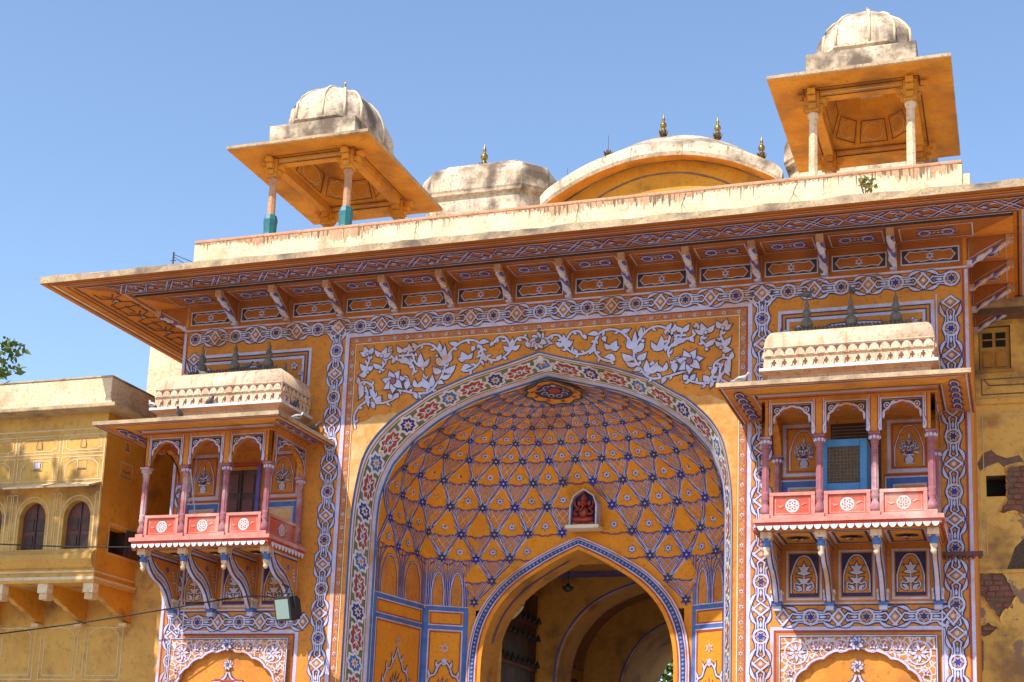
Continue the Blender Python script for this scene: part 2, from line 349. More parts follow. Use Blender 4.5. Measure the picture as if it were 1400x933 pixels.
for k in range(-nmot // 2, nmot // 2 + 1):
    s0 = mid + k * per
    if s0 < 1.5 or s0 > LO - 1.5: continue
    m = Paint(AV, .007); T = avt(s0)
    m.poly([T(*q) for q in starpts(0, 0, .178, 8, .78)], 'white', 0); m.poly([T(*q) for q in starpts(0, 0, .128, 8, .76)], 'blue' if k % 2 else 'midblue', 1)
    m.poly([T(*q) for q in starpts(0, 0, .085, 8, .5)], 'white', 2); m.poly([T(*q) for q in starpts(0, 0, .04, 6, .6)], 'gold' if k % 2 else 'ochre', 3)
    m.build('star_rosette', arch, loc=AV(s0, .445, 0), fixn=False)
    s1 = s0 + per / 2
    m = Paint(AV, .007); T = avt(s1)
    def cart(r):
        o = []
        for i in range(48):
            a = 2 * math.pi * i / 48; q = r * (1 + .13 * math.cos(9 * a)); o.append((q * 1.32 * math.cos(a), q * .86 * math.sin(a) * (1 - .16 * (abs(math.sin(a)) ** 6))))
        return o
    m.poly([T(*q) for q in cart(.176)], 'white', 0); m.poly([T(*q) for q in cart(.135)], 'red', 1)
    for sg in (-1, 1):
        for a in (-.75, 0, .75): m.leaf(T(sg * .05, 0), T(sg * (.05 + .115 * math.cos(a)), .10 * math.sin(a)), .03, 0, 'white', None, 2)
    m.poly([T(*q) for q in starpts(0, 0, .06, 4, .7, .78)], 'white', 2); m.poly([T(*q) for q in starpts(0, 0, .035, 4, .7, .78)], 'midblue', 3)
    m.build('flower_cartouche', arch, loc=AV(s1, .445, 0), fixn=False)
# --- facade painting: frames and chains
fp = Paint()
fp.rib([(-6, 9.075), (6, 9.075)], .03, 'lav'); fp.rib([(-6, 9.045), (6, 9.045)], .012, 'red', 1)
for sg in (-1, 1):
    fp.rib([(sg * 5.985, 0), (sg * 5.985, 9.05)], .05, 'lav'); fp.rib([(sg * 5.945, 0), (sg * 5.945, 9.03)], .018, 'red', 1)
    fp.rib([(sg * 5.60, 3.0), (sg * 5.60, 8.72)], .022, 'lav', 1)
fp.rib([(-3.10, 0), (-3.10, 8.785), (3.10, 8.785), (3.10, 0)], .058, 'lav', 0)
fp.rib([(-3.06, 0), (-3.06, 8.745), (3.06, 8.745), (3.06, 0)], .014, 'red', 1)
fp.rib([(-2.95, 0), (-2.95, 8.635), (2.95, 8.635), (2.95, 0)], .012, 'band_cream', 1)
fp.rib([(-3.005, 0), (-3.005, 8.69), (3.005, 8.69), (3.005, 0)], .075, 'border_fine', 0)
for x in [i * .21 for i in range(-14, 15)]: fp.star(x, 8.69, .034, 'white', 1); fp.star(x, 8.69, .018, 'red', 2)
for sg in (-1, 1):
    for k in range(24): fp.star(sg * 3.005, 8.5 - k * .21, .034, 'white', 1); fp.star(sg * 3.005, 8.5 - k * .21, .018, 'red', 2)
fp.build('painted_border', wall, fixn=False)
def band(name, *a, **k):
    p = Paint(); chain(p, *a, **k); p.build(name, wall, fixn=False)
band('painted_chain', 17, -5.8, .725, lambda u, v: (u, 8.925 + v), ends=(False, False))
for x in (-5.79, -3.28, 3.27, 5.78):
    z0 = 8.56 if abs(x) < 4 else 8.22
    band('painted_chain', 8, 0, .742, lambda u, v, x=x, z0=z0: (x + v, z0 - u), ends=(True, True))
CB = {-1: -4.75, 1: 4.53}
for sg in (-1, 1):
    c = CB[sg]
    band('painted_chain', 3, c - .72 + .12, .722, lambda u, v: (u, 4.36 + v))
    p = Paint()
    xa, xb = c - 1.02, c + 1.02
    p.frame(xa, 7.2, xb, 8.62, .045, 'lav'); p.frame(xa + .035, 7.2, xb - .035, 8.585, .016, 'navy', 1); p.frame(xa + .11, 7.2, xb - .11, 8.50, .04, 'lav'); p.frame(xa + .085, 7.2, xb - .085, 8.53, .018, 'navy', 1)
    A = [(xa + .2, 7.4), (xa + .22, 8.0), (xa + .35, 8.2), (xa + .55, 8.25), (xa + .7, 8.38), (xb - .7, 8.38), (xb - .55, 8.25), (xb - .35, 8.2), (xb - .22, 8.0), (xb - .2, 7.4)]
    p.both(cat(A, 4), .028)
    for x in (xa + .26, xb - .26): p.flower(x, 8.36, .07, 5, 'lav', 'navy'); p.flower(x + (.12 if x > c else -.0), 8.24, .05, 5, 'lav', 'navy')
    for x in (c - .35, c, c + .35): p.leaf((x, 8.2), (x, 8.32), .06, 0, 'violet', 'navy'); p.leaf((x, 8.22), (x - .06, 8.27), .03, 0, 'violet', 'navy'); p.leaf((x, 8.22), (x + .06, 8.27), .03, 0, 'violet', 'navy')
    p.flower(xb - .45, 7.95, .15, 6, 'lav', 'violet'); p.leaf((xb - .45, 8.1), (xb - .45, 8.28), .09, 0, 'violet', 'navy')
    p.build('painted_panel', wall, fixn=False); p = Paint()
    p.rib([(c - 1.15, 4.545), (c + 1.15, 4.545)], .02, 'lav', 0); p.rib([(c - 1.15, 4.52), (c + 1.15, 4.52)], .014, 'navy', 0)
    p.build('painted_lines', wall, fixn=False)
    # lower niche: raised frame with a cusped opening, filigree spandrels
    f = MB(); x0, x1, zt = c - 1.0, c + 1.0, 4.1
    arch_ = cusped(c, 3.22, .86, .64, 9, .14, 3.2, .12)
    Lh = [q for q in arch_ if q[0] <= c]; 
    rowsL = [[(x0, -.07, z), (x, -.07, z), (x, 0, z)] for x, z in Lh]; rowsR = [[(x1, -.07, z), (2 * c - x, -.07, z), (2 * c - x, 0, z)] for x, z in Lh]
    f.loft(rowsL, 'filigree'); f.loft(rowsR, 'filigree'); top = Lh[-1][1]
    f.box(x0, x1, -.0701, 0, top, zt, 'filigree')
    nb = f.build('niche_surround', gate)
    p = Paint(lambda x, z, h: (x, -.07 - h, z)); p.both(arch_, .03, 'lav', 'red', .02, 1)
    p.frame(x0, -1, x1, zt, .03, 'navy', 1); p.frame(x0 - .0, -1, x1, zt, .016, 'lav', 2)
    for sg2 in (-1, 1):
        xx = c + sg2 * .78; p.rib(arcpts(xx, 3.88, .15, 0, 6.283, 20), .018, 'lav', 1)
        for k in range(8): a = k * math.pi / 4; p.leaf((xx + .03 * math.cos(a), 3.88 + .03 * math.sin(a)), (xx + .13 * math.cos(a), 3.88 + .13 * math.sin(a)), .04, .1, 'lav', 'red', 1, .005)
        for q in (.2, .36, .52): p.flower(c + sg2 * q, 3.975 - (.0 if q < .5 else .02), .055, 5, 'lav', 'red', 'red', 1); p.rib(arcpts(c + sg2 * q, 3.97, .085, 0, 6.283, 14), .01, 'lav', 1)
        for k, (q, z) in enumerate(((.86, 3.62), (.93, 3.45))): p.flower(c + sg2 * q, z, .05, 5, 'lav', 'red', 'red', 1)
    p.flower(c, 4.0, .1, 8, 'lav', 'navy', 'violet', 2)
    p.build('painted_spandrel', nb, fixn=False)
    p = Paint(); fx = lambda a: [(c + x, z) for x, z in a]
    p.frame(x0 - .07, -1, x1 + .07, zt + .07, .03, 'red'); p.frame(x0 - .11, -1, x1 + .11, zt + .11, .05, 'lav')
    p.flower(c, 3.71, .09, 8, 'lav', 'navy', 'violet')
    for s2 in (-1, 1):
        p.both([(c + s2 * x, z) for x, z in cat([(.02, 3.6), (.05, 3.52), (.14, 3.46), (.24, 3.45), (.2, 3.38), (.16, 3.3), (.24, 3.24), (.36, 3.22), (.34, 3.12), (.4, 3.0)], 4)], .032, 'lav', 'navy')
        p.rib([(c, 3.47), (c + s2 * .24, 3.47)], .025, 'red', 1)
    for k in range(3): p.leaf((c, 3.1), (c + (k - 1) * .09, 3.4 - abs(k - 1) * .06), .07, 0, 'lav', 'violet')
    p.build('painted_vase', wall, fixn=False)
# --- spandrel scrolls (traced in the picture's left spandrel, mirrored)
def wallpt(px, py, y=0.):       # photograph pixel -> point on the facade plane
    d = Vector(((px - 700) / 1992.56, -(py - 728.67) / 1992.56, -1)); d = Matrix.Rotation(.3330, 3, 'Z') @ Matrix.Rotation(-.0382, 3, 'Y') @ Matrix.Rotation(1.7644, 3, 'X') @ d; eye = Vector((6.5455, -19.3324, 1.6)); t = (y - eye.y) / d.y
    q = eye + d * t; return (q.x, q.z)
Z = lambda x, y: wallpt(470 + x / 5, 420 + y / 5)
STEMS = [[(80, 830), (72, 750), (95, 690), (150, 645), (210, 652), (270, 650), (330, 628), (372, 600)],
 [(345, 555), (420, 570), (500, 585), (570, 580), (612, 550), (645, 505), (680, 450), (692, 400), (682, 350), (650, 295), (600, 252), (540, 250), (492, 282), (478, 332), (495, 380), (540, 402), (572, 392)],
 [(690, 400), (702, 350), (742, 288), (800, 238), (860, 220), (915, 232), (944, 275), (946, 322), (930, 372), (890, 412), (840, 432), (806, 424)],
 [(925, 245), (958, 318), (1000, 354), (1050, 356), (1102, 330), (1142, 290), (1162, 250), (1192, 208), (1242, 206), (1270, 238), (1258, 268)],
 [(1140, 292), (1130, 240), (1100, 200), (1052, 205), (1030, 240)], [(470, 460), (482, 420), (460, 380), (412, 360), (352, 350), (320, 320), (310, 282), (330, 266)],
 [(168, 445), (160, 400), (176, 360), (165, 318)], [(240, 450), (262, 408), (290, 370), (262, 330)], [(230, 648), (196, 590), (200, 540), (150, 506), (104, 522)],
 [(430, 566), (445, 520), (440, 480)], [(590, 556), (560, 500), (575, 470)], [(380, 330), (420, 325), (460, 320), (490, 300)], [(150, 645), (165, 590), (150, 540)]]
LEAVES = [((540, 400), (530, 305), 42, .1), ((548, 396), (590, 338), 32, -.1), ((548, 400), (500, 372), 26, .1), ((680, 395), (634, 318), 44, .1), ((690, 385), (694, 245), 34, 0), ((702, 372), (738, 300), 44, -.1),
 ((668, 442), (610, 402), 44, .15), ((694, 440), (770, 386), 46, -.15), ((664, 478), (746, 446), 32, -.15), ((842, 352), (806, 296), 48, .1), ((842, 350), (886, 306), 32, -.1), ((834, 354), (780, 342), 32, .1), ((806, 428), (884, 404), 40, .2),
 ((894, 262), (876, 302), 30, 0), ((926, 240), (1004, 236), 32, .1), ((1150, 275), (1156, 205), 36, 0), ((1152, 284), (1212, 250), 32, -.1), ((1140, 292), (1090, 256), 32, .1), ((1246, 236), (1292, 286), 38, .1), ((1026, 232), (1000, 266), 26, 0),
 ((402, 305), (364, 258), 34, .1), ((404, 302), (440, 264), 34, -.1), ((470, 300), (452, 240), 34, .2), ((165, 320), (112, 302), 36, .1), ((165, 312), (146, 262), 36, .1), ((172, 318), (206, 264), 36, -.1), ((262, 330), (212, 286), 34, .1), ((262, 328), (296, 262), 36, -.1), ((266, 336), (336, 298), 30, -.1),
 ((165, 440), (100, 460), 42, .15), ((165, 430), (112, 376), 38, .1), ((165, 430), (206, 392), 30, -.1), ((256, 410), (200, 376), 34, .1), ((118, 520), (100, 604), 42, .15), ((132, 556), (100, 632), 30, .1), ((104, 520), (100, 470), 30, 0),
 ((440, 498), (430, 566), 44, 0), ((438, 490), (408, 462), 28, 0), ((500, 545), (486, 484), 32, .1), ((508, 544), (548, 486), 36, -.1), ((592, 545), (540, 470), 48, .15), ((604, 540), (608, 452), 38, 0), ((486, 580), (506, 628), 30, 0), ((330, 622), (304, 584), 32, 0), ((352, 614), (380, 582), 38, 0),
 ((380, 360), (462, 404), 42, .2), ((350, 352), (330, 384), 28, 0), ((240, 645), (262, 600), 40, .2), ((210, 600), (178, 552), 34, 0), ((200, 650), (214, 690), 24, 0), ((945, 330), (980, 372), 32, .1), ((660, 300), (655, 232), 32, 0), ((500, 280), (470, 236), 30, 0), ((780, 245), (720, 235), 30, .1), ((640, 510), (690, 520), 30, .1), ((1060, 355), (1080, 316), 30, 0), ((150, 600), (170, 690), 26, .1)]
for sg in (1, -1):
    p = Paint(); Q = lambda q: (Z(*q)[0] * sg - (.03 if sg < 0 else 0), Z(*q)[1] - .015)
    for s_ in STEMS:
        C_ = cat([Q(q) for q in s_], 5); p.both(C_, .032, 'lav', 'ink', .024)
        for i_ in range(3, len(C_) - 3, 4):         # small leaves along the stem, alternating
            t_ = (C_[i_ + 1][0] - C_[i_ - 1][0], C_[i_ + 1][1] - C_[i_ - 1][1]); l_ = math.hypot(*t_) or 1; sd = 1 if (i_ // 4) % 2 else -1; r_ = random.uniform(.07, .11)
            e_ = (C_[i_][0] + (t_[0] * .6 - sd * t_[1] * .8) / l_ * r_, C_[i_][1] + (t_[1] * .6 + sd * t_[0] * .8) / l_ * r_)
            if e_[1] < 8.6 and abs(e_[0]) < 2.9: p.leaf(C_[i_], e_, .042, .15 * sd, 'lav', 'ink', 0, .011)
    for a, b, wd, bd in LEAVES: p.leaf(Q(a), Q(b), wd / 5 * .0113 * 1.05, bd * sg, 'lav', 'ink', 1)
    x, z = Q((345, 505))
    for k in range(7): a = k * math.pi * 2 / 7 + .2; p.leaf((x, z), (x + .21 * math.cos(a), z + .2 * math.sin(a)), .12, .05, 'lav', 'ink', 2 + k)
    p.disc(x, z, .058, 'ink', 10); p.disc(x, z, .044, 'column_pink', 11)
    for q in ((165, 320), (262, 332), (168, 442), (250, 440), (640, 330)): x, z = Q(q); p.disc(x, z, .034, 'ink', 3); p.disc(x, z, .024, 'lav', 4)
    p.build('painted_scrollwork', wall, fixn=False)
    # worn bare plaster of the spandrel's foot
    e = [(sg * x, z) for x, z in [(2.93, 5.9), (2.93, 7.2), (2.85, 7.38), (2.7, 7.42), (2.55, 7.5), (2.4, 7.48), (2.28, 7.52), (2.2, 7.5)]] + [(sg * (interp(OUT, z) + .012), z) for z in (7.44, 7.3, 7.15, 7.0, 6.8, 6.6, 6.4, 6.2, 5.9)]
    wp = Paint(h0=.002); wp.poly(e, 'ochre_worn'); wp.build('worn_plaster', wall, fixn=False)
p = Paint(); p.flower(0, 8.47, .15, 9, 'lav', 'ink', 'finial_grey'); p.leaf((0, 8.55), (0, 8.68), .05, 0, 'finial_grey', 'ink'); p.build('painted_rosette', wall, fixn=False)
# ------------------------------------------------------------------ recessed vault
ZB = 4.85
POLY = [(-2.66, .53), (-2.45, 2.0), (-1.83, 2.35), (1.83, 2.35), (2.45, 2.0), (2.66, .53)]
PL = [(x / 2.66, (y - .53) / 1.82) for x, y in POLY]
def plan(s):
    seg = [0, .184, .273, .727, .816, 1.]
    for i in range(5):
        if s <= seg[i + 1] + 1e-9: t = (s - seg[i]) / (seg[i + 1] - seg[i]); return (PL[i][0] + (PL[i + 1][0] - PL[i][0]) * t, PL[i][1] + (PL[i + 1][1] - PL[i][1]) * t)
_c = [(-math.copysign(abs(math.cos(t)) ** .62, math.cos(t)) * 2.66, max(0, math.sin(t)) ** .62 * 1.82) for t in [math.pi * k / 2000 for k in range(2001)]]
SE = [(x / 2.66, y / 1.82) for x, y in resample(_c, 300)[0]]       # superelliptic plan, even steps
def VS(s, z):
    s = min(1, max(0, s)); f_ = s * (len(SE) - 1); i_ = min(len(SE) - 2, int(f_)); f_ -= i_; ex, ey = SE[i_][0] + (SE[i_ + 1][0] - SE[i_][0]) * f_, SE[i_][1] + (SE[i_ + 1][1] - SE[i_][1]) * f_
    k = min(1, max(0, (z - 5.9) / .9)); k = k * k * (3 - 2 * k); px, py = plan(s)
    bx, by = px + (ex - px) * k, py + (ey - py) * k
    t = min(1, max(0, (z - 6.0) / 2.06)); D = (1 - t ** 2.2) ** (1 / 1.7)
    return Vector((bx * interp(INN, z), .53 + 1.82 * D * by, z))
def VN(s, z):
    a = VS(s - .004, z); b = VS(s + .004, z); c = VS(s, z - .01); d = VS(s, min(8.05, z + .01)); n = (b - a).cross(d - c)
    if n.length < 1e-9: return Vector((0, -1, 0))
    n.normalize(); ctr = Vector((0, -1.5, 5.6)) - VS(s, z)
    return n if n.dot(ctr) > 0 else -n
def VP(s, z, h): return VS(s, z) + VN(s, z) * h
PASS = [(1.56, 0), (1.56, 4.0), (1.53, 4.3), (1.44, 4.62), (1.28, 4.92), (1.0, 5.22), (.62, 5.48), (.3, 5.66), (0, 5.8)]
PASO = [(1.80, 0), (1.80, 4.0), (1.765, 4.36), (1.66, 4.74), (1.46, 5.08), (1.13, 5.41), (.70, 5.68), (.34, 5.86), (0, 6.0)]
vm = MB(); NS, NZ = 150, 90
zz = [ZB + (8.055 - ZB) * (1 - (1 - j / NZ) ** 1.5) for j in range(NZ + 1)]
G = [[VS(i / NS, z) for i in range(NS + 1)] for z in zz]
vv = [q for r in G for q in r]; ff = []
for j in range(NZ):
    for i in range(NS):
        q = (G[j][i] + G[j + 1][i + 1]) / 2
        if q.y > 2.2 and abs(q.x) < interp(PASO, q.z) - .1 and q.z < 5.9: continue
        ff.append((j * (NS + 1) + i, j * (NS + 1) + i + 1, (j + 1) * (NS + 1) + i + 1, (j + 1) * (NS + 1) + i))
vm.add(vv, ff, 'vault_orange')
vault = vm.build('vault', gate)
rwalls = {}
for sg in (-1, 1):
    rw = MB(); Q_ = [(sg * abs(x), y) for x, y in (POLY[0], POLY[1], POLY[2], (1.7, 2.35))]
    rw.loft([[(x, y, z) for x, y in Q_] for z in (0, ZB)], 'vault_orange'); rwalls[sg] = rw.build('recess_wall', gate)
# lattice of star nodes, ribs and raised kite panels
ROWS = [4.98, 5.32, 5.68, 6.08, 6.50, 6.87, 7.19, 7.43, 7.625, 7.755, 7.86, 7.935, 7.985]
NC = 14
def node(i, j): return ((i + (.5 if j % 2 else 0)) / NC, ROWS[j])
def blocked(s, z, m=.0):
    q = VS(s, z)
    if z < 5.62 and (s < .275 or s > .725): return True
    if q.y > 2.1 and abs(q.x) < interp(PASO, z) + m and z < 6.05 + m: return True
    if q.y > 2.0 and abs(q.x - .13) < .27 and 6.0 < z < 6.78: return True
    return False
lat = Paint(VP, .004)
def vrib(a, b, wd, m, layer=0, n=6, off=(0, 0)):
    pts = [(a[0] + (b[0] - a[0]) * k / n, a[1] + (b[1] - a[1]) * k / n) for k in range(n + 1)]
    h = lat.hh(layer); P = [VP(s, z, h) for s, z in pts]; L1, L2 = [], []
    for k, q in enumerate(P):
        t = (P[min(n, k + 1)] - P[max(0, k - 1)]); sd = t.cross(VN(*pts[k])).normalized(); o = off[0] + (off[1] - off[0]) * k / n
        L1.append(q + sd * (o - wd / 2)); L2.append(q + sd * (o + wd / 2))
    lat.loft([L1, L2], m)
KITES = []
for j in range(len(ROWS) - 2):
    sc_ = [1, 1, 1, 1, 1, .95, .9, .8, .7, .58, .5, .42, .4][j]
    for i in range(-1, NC + 1):
        B = node(i, j); T_ = node(i, j + 2); L_ = ((B[0] - .5 / NC), ROWS[j + 1]); R_ = ((B[0] + .5 / NC), ROWS[j + 1])
        if B[0] < -.001 or B[0] > 1.001: continue
        mid = (B[0], ROWS[j + 1])
        if blocked(*mid, .05): continue
        def IP(u, v):   # u -1..1 across, v 0..1 up the diamond
            z = B[1] + (T_[1] - B[1]) * v; return (B[0] + u * .5 / NC, z)
        okB = not blocked(*B)
        for e, (a, b) in enumerate(((B, L_), (B, R_), (L_, T_), (R_, T_))):
            if blocked(*a) or blocked(*b) or min(a[0], b[0]) < -.0001 or max(a[0], b[0]) > 1.0001: continue
            if e < 2:      # a pair of diverging ribs on the lower edges
                vrib(a, b, .040 * sc_, 'blue', 0, off=(0, .055 * sc_)); vrib(a, b, .040 * sc_, 'blue', 0, off=(0, -.055 * sc_)); vrib(a, b, .012 * sc_, 'lav', 1, off=(0, .05 * sc_)); vrib(a, b, .012 * sc_, 'lav', 1, off=(0, -.05 * sc_))
            else: vrib(a, b, .036 * sc_, 'blue', 0, off=(.05 * sc_, .0)); vrib(a, b, .011 * sc_, 'lav', 1, off=(.05 * sc_, 0))
        if B[0] < .01 or B[0] > .99: continue
        # lower V of the diamond: small faceted lattice with painted lines
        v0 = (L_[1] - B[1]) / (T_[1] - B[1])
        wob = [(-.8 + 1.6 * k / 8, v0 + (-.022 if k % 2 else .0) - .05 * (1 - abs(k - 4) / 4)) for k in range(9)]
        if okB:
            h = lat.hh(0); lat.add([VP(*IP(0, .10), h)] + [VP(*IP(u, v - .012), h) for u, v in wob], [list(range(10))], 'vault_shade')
            for u0, v_0, u1, v_1 in ((-.42, .58, .12, .96), (.42, .58, -.12, .96), (-.62, .74, -.36, .97), (.62, .74, .36, .97), (-.2, .36, .46, .93), (.2, .36, -.46, .93)):      # straight criss-cross strapwork
                vrib(IP(u0, v0 * v_0), IP(u1, v0 * v_1), .018 * sc_, 'violet', 1, 3); vrib(IP(u0, v0 * v_0), IP(u1, v0 * v_1), .007 * sc_, 'lav', 2, 3)
            for sd in (-1, 1):      # long narrow spindles rising from the node past the kite
                vrib(B, IP(sd * .66, v0 * 1.02), .02 * sc_, 'blue', 1, 4); vrib(B, IP(sd * .66, v0 * 1.02), .008 * sc_, 'lav', 2, 4)
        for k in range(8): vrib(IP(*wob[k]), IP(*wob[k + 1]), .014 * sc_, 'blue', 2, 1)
        KITES.append((B, T_, wob, v0, sc_, IP))
    for i in range(NC + 1):
        nd = node(i, j)
        if nd[0] < .004 or nd[0] > .996 or blocked(*nd): continue
        h = lat.hh(3); c0 = VP(*nd, h); n_ = VN(*nd); ux = Vector((0, 0, 1)).cross(n_).normalized(); uz = n_.cross(ux)
        lat.add([c0 + ux * a * sc_ + uz * b * sc_ for a, b in starpts(0, 0, .112)], [list(range(12))], 'lav'); h2 = n_ * .004
        lat.add([c0 + h2 + ux * a * sc_ + uz * b * sc_ for a, b in starpts(0, 0, .102)], [list(range(12))], 'navy' if (i + j) % 3 else 'blue')
        lat.add([c0 + h2 * 2 + ux * a * sc_ + uz * b * sc_ for a, b in starpts(0, 0, .018, 4, .8)], [list(range(8))], 'lav')
lat.build('lattice_ribs', vault, fixn=False)
for B, T_, wob, v0, sc_, IP in KITES:
    m = MB(); n_ = VN(B[0], B[1] + (T_[1] - B[1]) * .6)
    ring = [IP(u * .93, v + .012) for u, v in wob] + [IP(.62, v0 + (1 - v0) * .25), IP(.12, v0 + (1 - v0) * .86), IP(-.12, v0 + (1 - v0) * .86), IP(-.62, v0 + (1 - v0) * .25)]
    h0, h1 = .005, .009 * sc_
    base = [VP(*q, h0) for q in ring]; ctr = sum(base, Vector()) / len(base)
    top = [ctr + (b - ctr) * .86 + n_ * (h1 * (1.3 if k < 9 else .35)) for k, b in enumerate(base)]; N = len(base)
    m.add(base + top, [(k, (k + 1) % N, N + (k + 1) % N, N + k) for k in range(N)] + [[N + k for k in range(N)]], 'vault_orange')
    q = IP(0, v0 + (1 - v0) * .27); c0 = VP(*q, h1 * 1.35 + .006); ux = Vector((0, 0, 1)).cross(n_).normalized(); uz = n_.cross(ux)
    for r, mm, k in ((.078, 'blue', 0), (.062, 'lav', 1), (.024, 'blue', 2)):
        m.add([c0 + n_ * .003 * k + (ux * a + uz * b) * sc_ for a, b in starpts(0, 0, r, 6 if k < 2 else 5, .55)], [list(range(12 if k < 2 else 10))], mm)
    m.build('kite_panel', vault, loc=ctr, fixn=False)
# crown medallion
def crown_z(x, y):
    z = 8.05
    while z > 7.0:
        t = min(1, max(0, (z - 6.0) / 2.06)); D = (1 - t ** 2.2) ** (1 / 1.7)
        if (abs(x) / max(1e-4, interp(INN, z))) ** 3.226 + (max(0, y - .53) / max(1e-4, 1.82 * D)) ** 3.226 <= 1: return z
        z -= .004
    return z
m = Paint(lambda x, y, h: (x, (.80 + y * .85), crown_z(x, max(.535, .80 + y * .85)) - h - .045), 0)
m.rib(arcpts(0, 0, .43, 0, 6.2832, 40), .09, 'green', 0)
for r_, mm, l_ in ((.40, 'navy', 1), (.36, 'soffit', 2), (.30, 'soffit', 2.5), (.25, 'navy', 3), (.18, 'navy', 3), (.1, 'navy', 3)): m.rib([(r_ * (1 + .07 * math.cos(10 * t * .15708) * (r_ > .29)) * math.cos(t * .15708), r_ * (1 + .07 * math.cos(10 * t * .15708) * (r_ > .29)) * math.sin(t * .15708)) for t in range(41)], .085, mm, l_)
for k in range(9): a = k * 2 * math.pi / 9; m.disc(.18 * math.cos(a), .18 * math.sin(a), .052, 'lav', 4, 10); m.disc(.18 * math.cos(a), .18 * math.sin(a), .036, 'navy', 5, 10); m.star(.33 * math.cos(a), .33 * math.sin(a), .05, 'red', 4)
m.disc(0, 0, .09, 'red', 5); m.build('crown_medallion', vault, fixn=False)
# side walls of the recess: blue-framed cornice, niches, vertical ribs
def faceMap(a, b):
    A = Vector((*a, 0)); D = Vector((*b, 0)) - A; l = D.length; D.normalize(); n = D.cross(Vector((0, 0, 1)))
    if n.dot(Vector((0, -2, 0)) - A) < 0: n = -n
    return l, (lambda u, z, h: A + D * u + Vector((0, 0, z)) + n * h)
def parch(x, z0, hw, rise, n=10): return [(x - hw, z0)] + [(x - hw * (1 - t) ** .75 if t < 1 else x, z0 + .45 * rise + .55 * rise * math.sin(t * math.pi / 2) ** .9) for t in [k / n for k in range(n + 1)]] + [(x + hw * (1 - t) ** .75, z0 + .45 * rise + .55 * rise * math.sin(t * math.pi / 2) ** .9) for t in [k / n for k in range(n - 1, -1, -1)]] + [(x + hw, z0)]
for a, b, side in ((POLY[0], POLY[1], 0), (POLY[1], POLY[2], 1), (POLY[3], POLY[4], 1), (POLY[4], POLY[5], 0)):
    l, F = faceMap(a, b); p = Paint(F)
    p.rect(0, 4.82, l, 4.89, 'midblue'); p.rib([(0, 4.81), (l, 4.81)], .018, 'lav', 1); p.rib([(0, 4.895), (l, 4.895)], .018, 'lav', 1)
    p.rect(0, 4.52, l, 4.58, 'midblue'); p.rib([(0, 4.51), (l, 4.51)], .018, 'lav', 1); p.rib([(0, 4.59), (l, 4.59)], .018, 'lav', 1)
    for x in (.035, l - .035): p.rib([(x, 0), (x, 4.82)], .07, 'midblue', 1); p.rib([(x + (.05 if x < .1 else -.05), 0), (x + (.05 if x < .1 else -.05), 4.5)], .02, 'lav', 1)
    p.frame(.11, 4.61, l - .11, 4.79, .016, 'red', 1); p.frame(.11, 2, l - .11, 4.48, .016, 'red', 1)
    c = l / 2; k = min(1, l / .9)
    p.star(c, 4.22, .08, 'lav', 2); p.star(c, 4.22, .05, 'ochre', 3); p.star(c, 4.02, .06, 'lav', 2) if side else None
    for s2 in (-1, 1):
        A_ = cat([(c, 4.12 if not side else 3.95), (c + s2 * .06 * k, 3.98), (c + s2 * .13 * k, 3.9), (c + s2 * .18 * k, 3.8), (c + s2 * .28 * k, 3.76), (c + s2 * .34 * k, 3.64), (c + s2 * .38 * k, 3.55), (c + s2 * .4 * k, 3.3)], 4)
        p.both(A_, .03, 'lav', 'ink')
        for q in (2, 4, 6): x, z = A_[q * 4]; p.leaf((x, z), (x + s2 * .03, z + .12), .04, 0, 'lav', 'ink')
    for r_ in range(7): a_ = (r_ - 3) * .42; p.leaf((c, 3.35), (c + .22 * math.sin(a_) * k, 3.4 + .36 * math.cos(a_)), .05, .1, 'filigree', 'ink')
    p.build('painted_panel', rwalls[1 if a[0] > 0 else -1], fixn=False)
    p = Paint(F); nn = 2; wN = (l - .1) / nn
    for q in range(nn):
        x = .05 + wN * (q + .5); hw = wN * .33
        A_ = parch(x, 4.9, hw, .62 - .08 * side); p.poly(A_, 'ochre', 0); p.both(A_, .016, 'lav', 'blue', .016, 1)
    for q in range(nn + 1):
        x = .05 + wN * q
        for d in (-2, -1, 0, 1, 2):
            if not 0 <= x + d * .035 <= l: continue
            top = cat([(x + d * .03, 4.9), (x + d * .03, 5.25), (x + d * .05, 5.45), (min(l, max(0, x + d * .13)), 5.66)], 4)
            p.rib(top, .028, 'blue', 1); p.rib(top, .008, 'lav', 2)
    for q in range(nn): x = .05 + wN * (q + .5); p.rib([(x - wN * .5, 5.56), (x, 5.66), (x + wN * .5, 5.56)], .02, 'blue', 1)
    p.build('painted_niches', rwalls[1 if a[0] > 0 else -1], fixn=False)
# --- small shrine niche above the inner arch
sn = MB(); cx = .13; NX = [(-.2, 0), (.2, 0), (.2, .32), (.15, .46), (0, .56), (-.15, .46), (-.2, .32)]
shr = [(cx + x, 6.14 + z) for x, z in NX]
sn.prism(shr, lambda x, z, d: (x, d, z), 2.16, 2.17, 'niche_blue')
ring = [(cx + x * 1.12, 6.14 + z * 1.06 - .012) for x, z in NX]
for k in range(7):
    a, b, c_, d_ = shr[k], shr[(k + 1) % 7], ring[(k + 1) % 7], ring[k]
    sn.add([(q[0], y, q[1]) for y in (2.05, 2.30) for q in (a, b, c_, d_)], [(0, 1, 2, 3), (4, 7, 6, 5), (0, 4, 5, 1), (3, 2, 6, 7)], 'lav')
sn.box(cx - .27, cx + .27, 2.0, 2.3, 6.08, 6.135, 'band_cream')
sn.build('shrine_niche', gate)
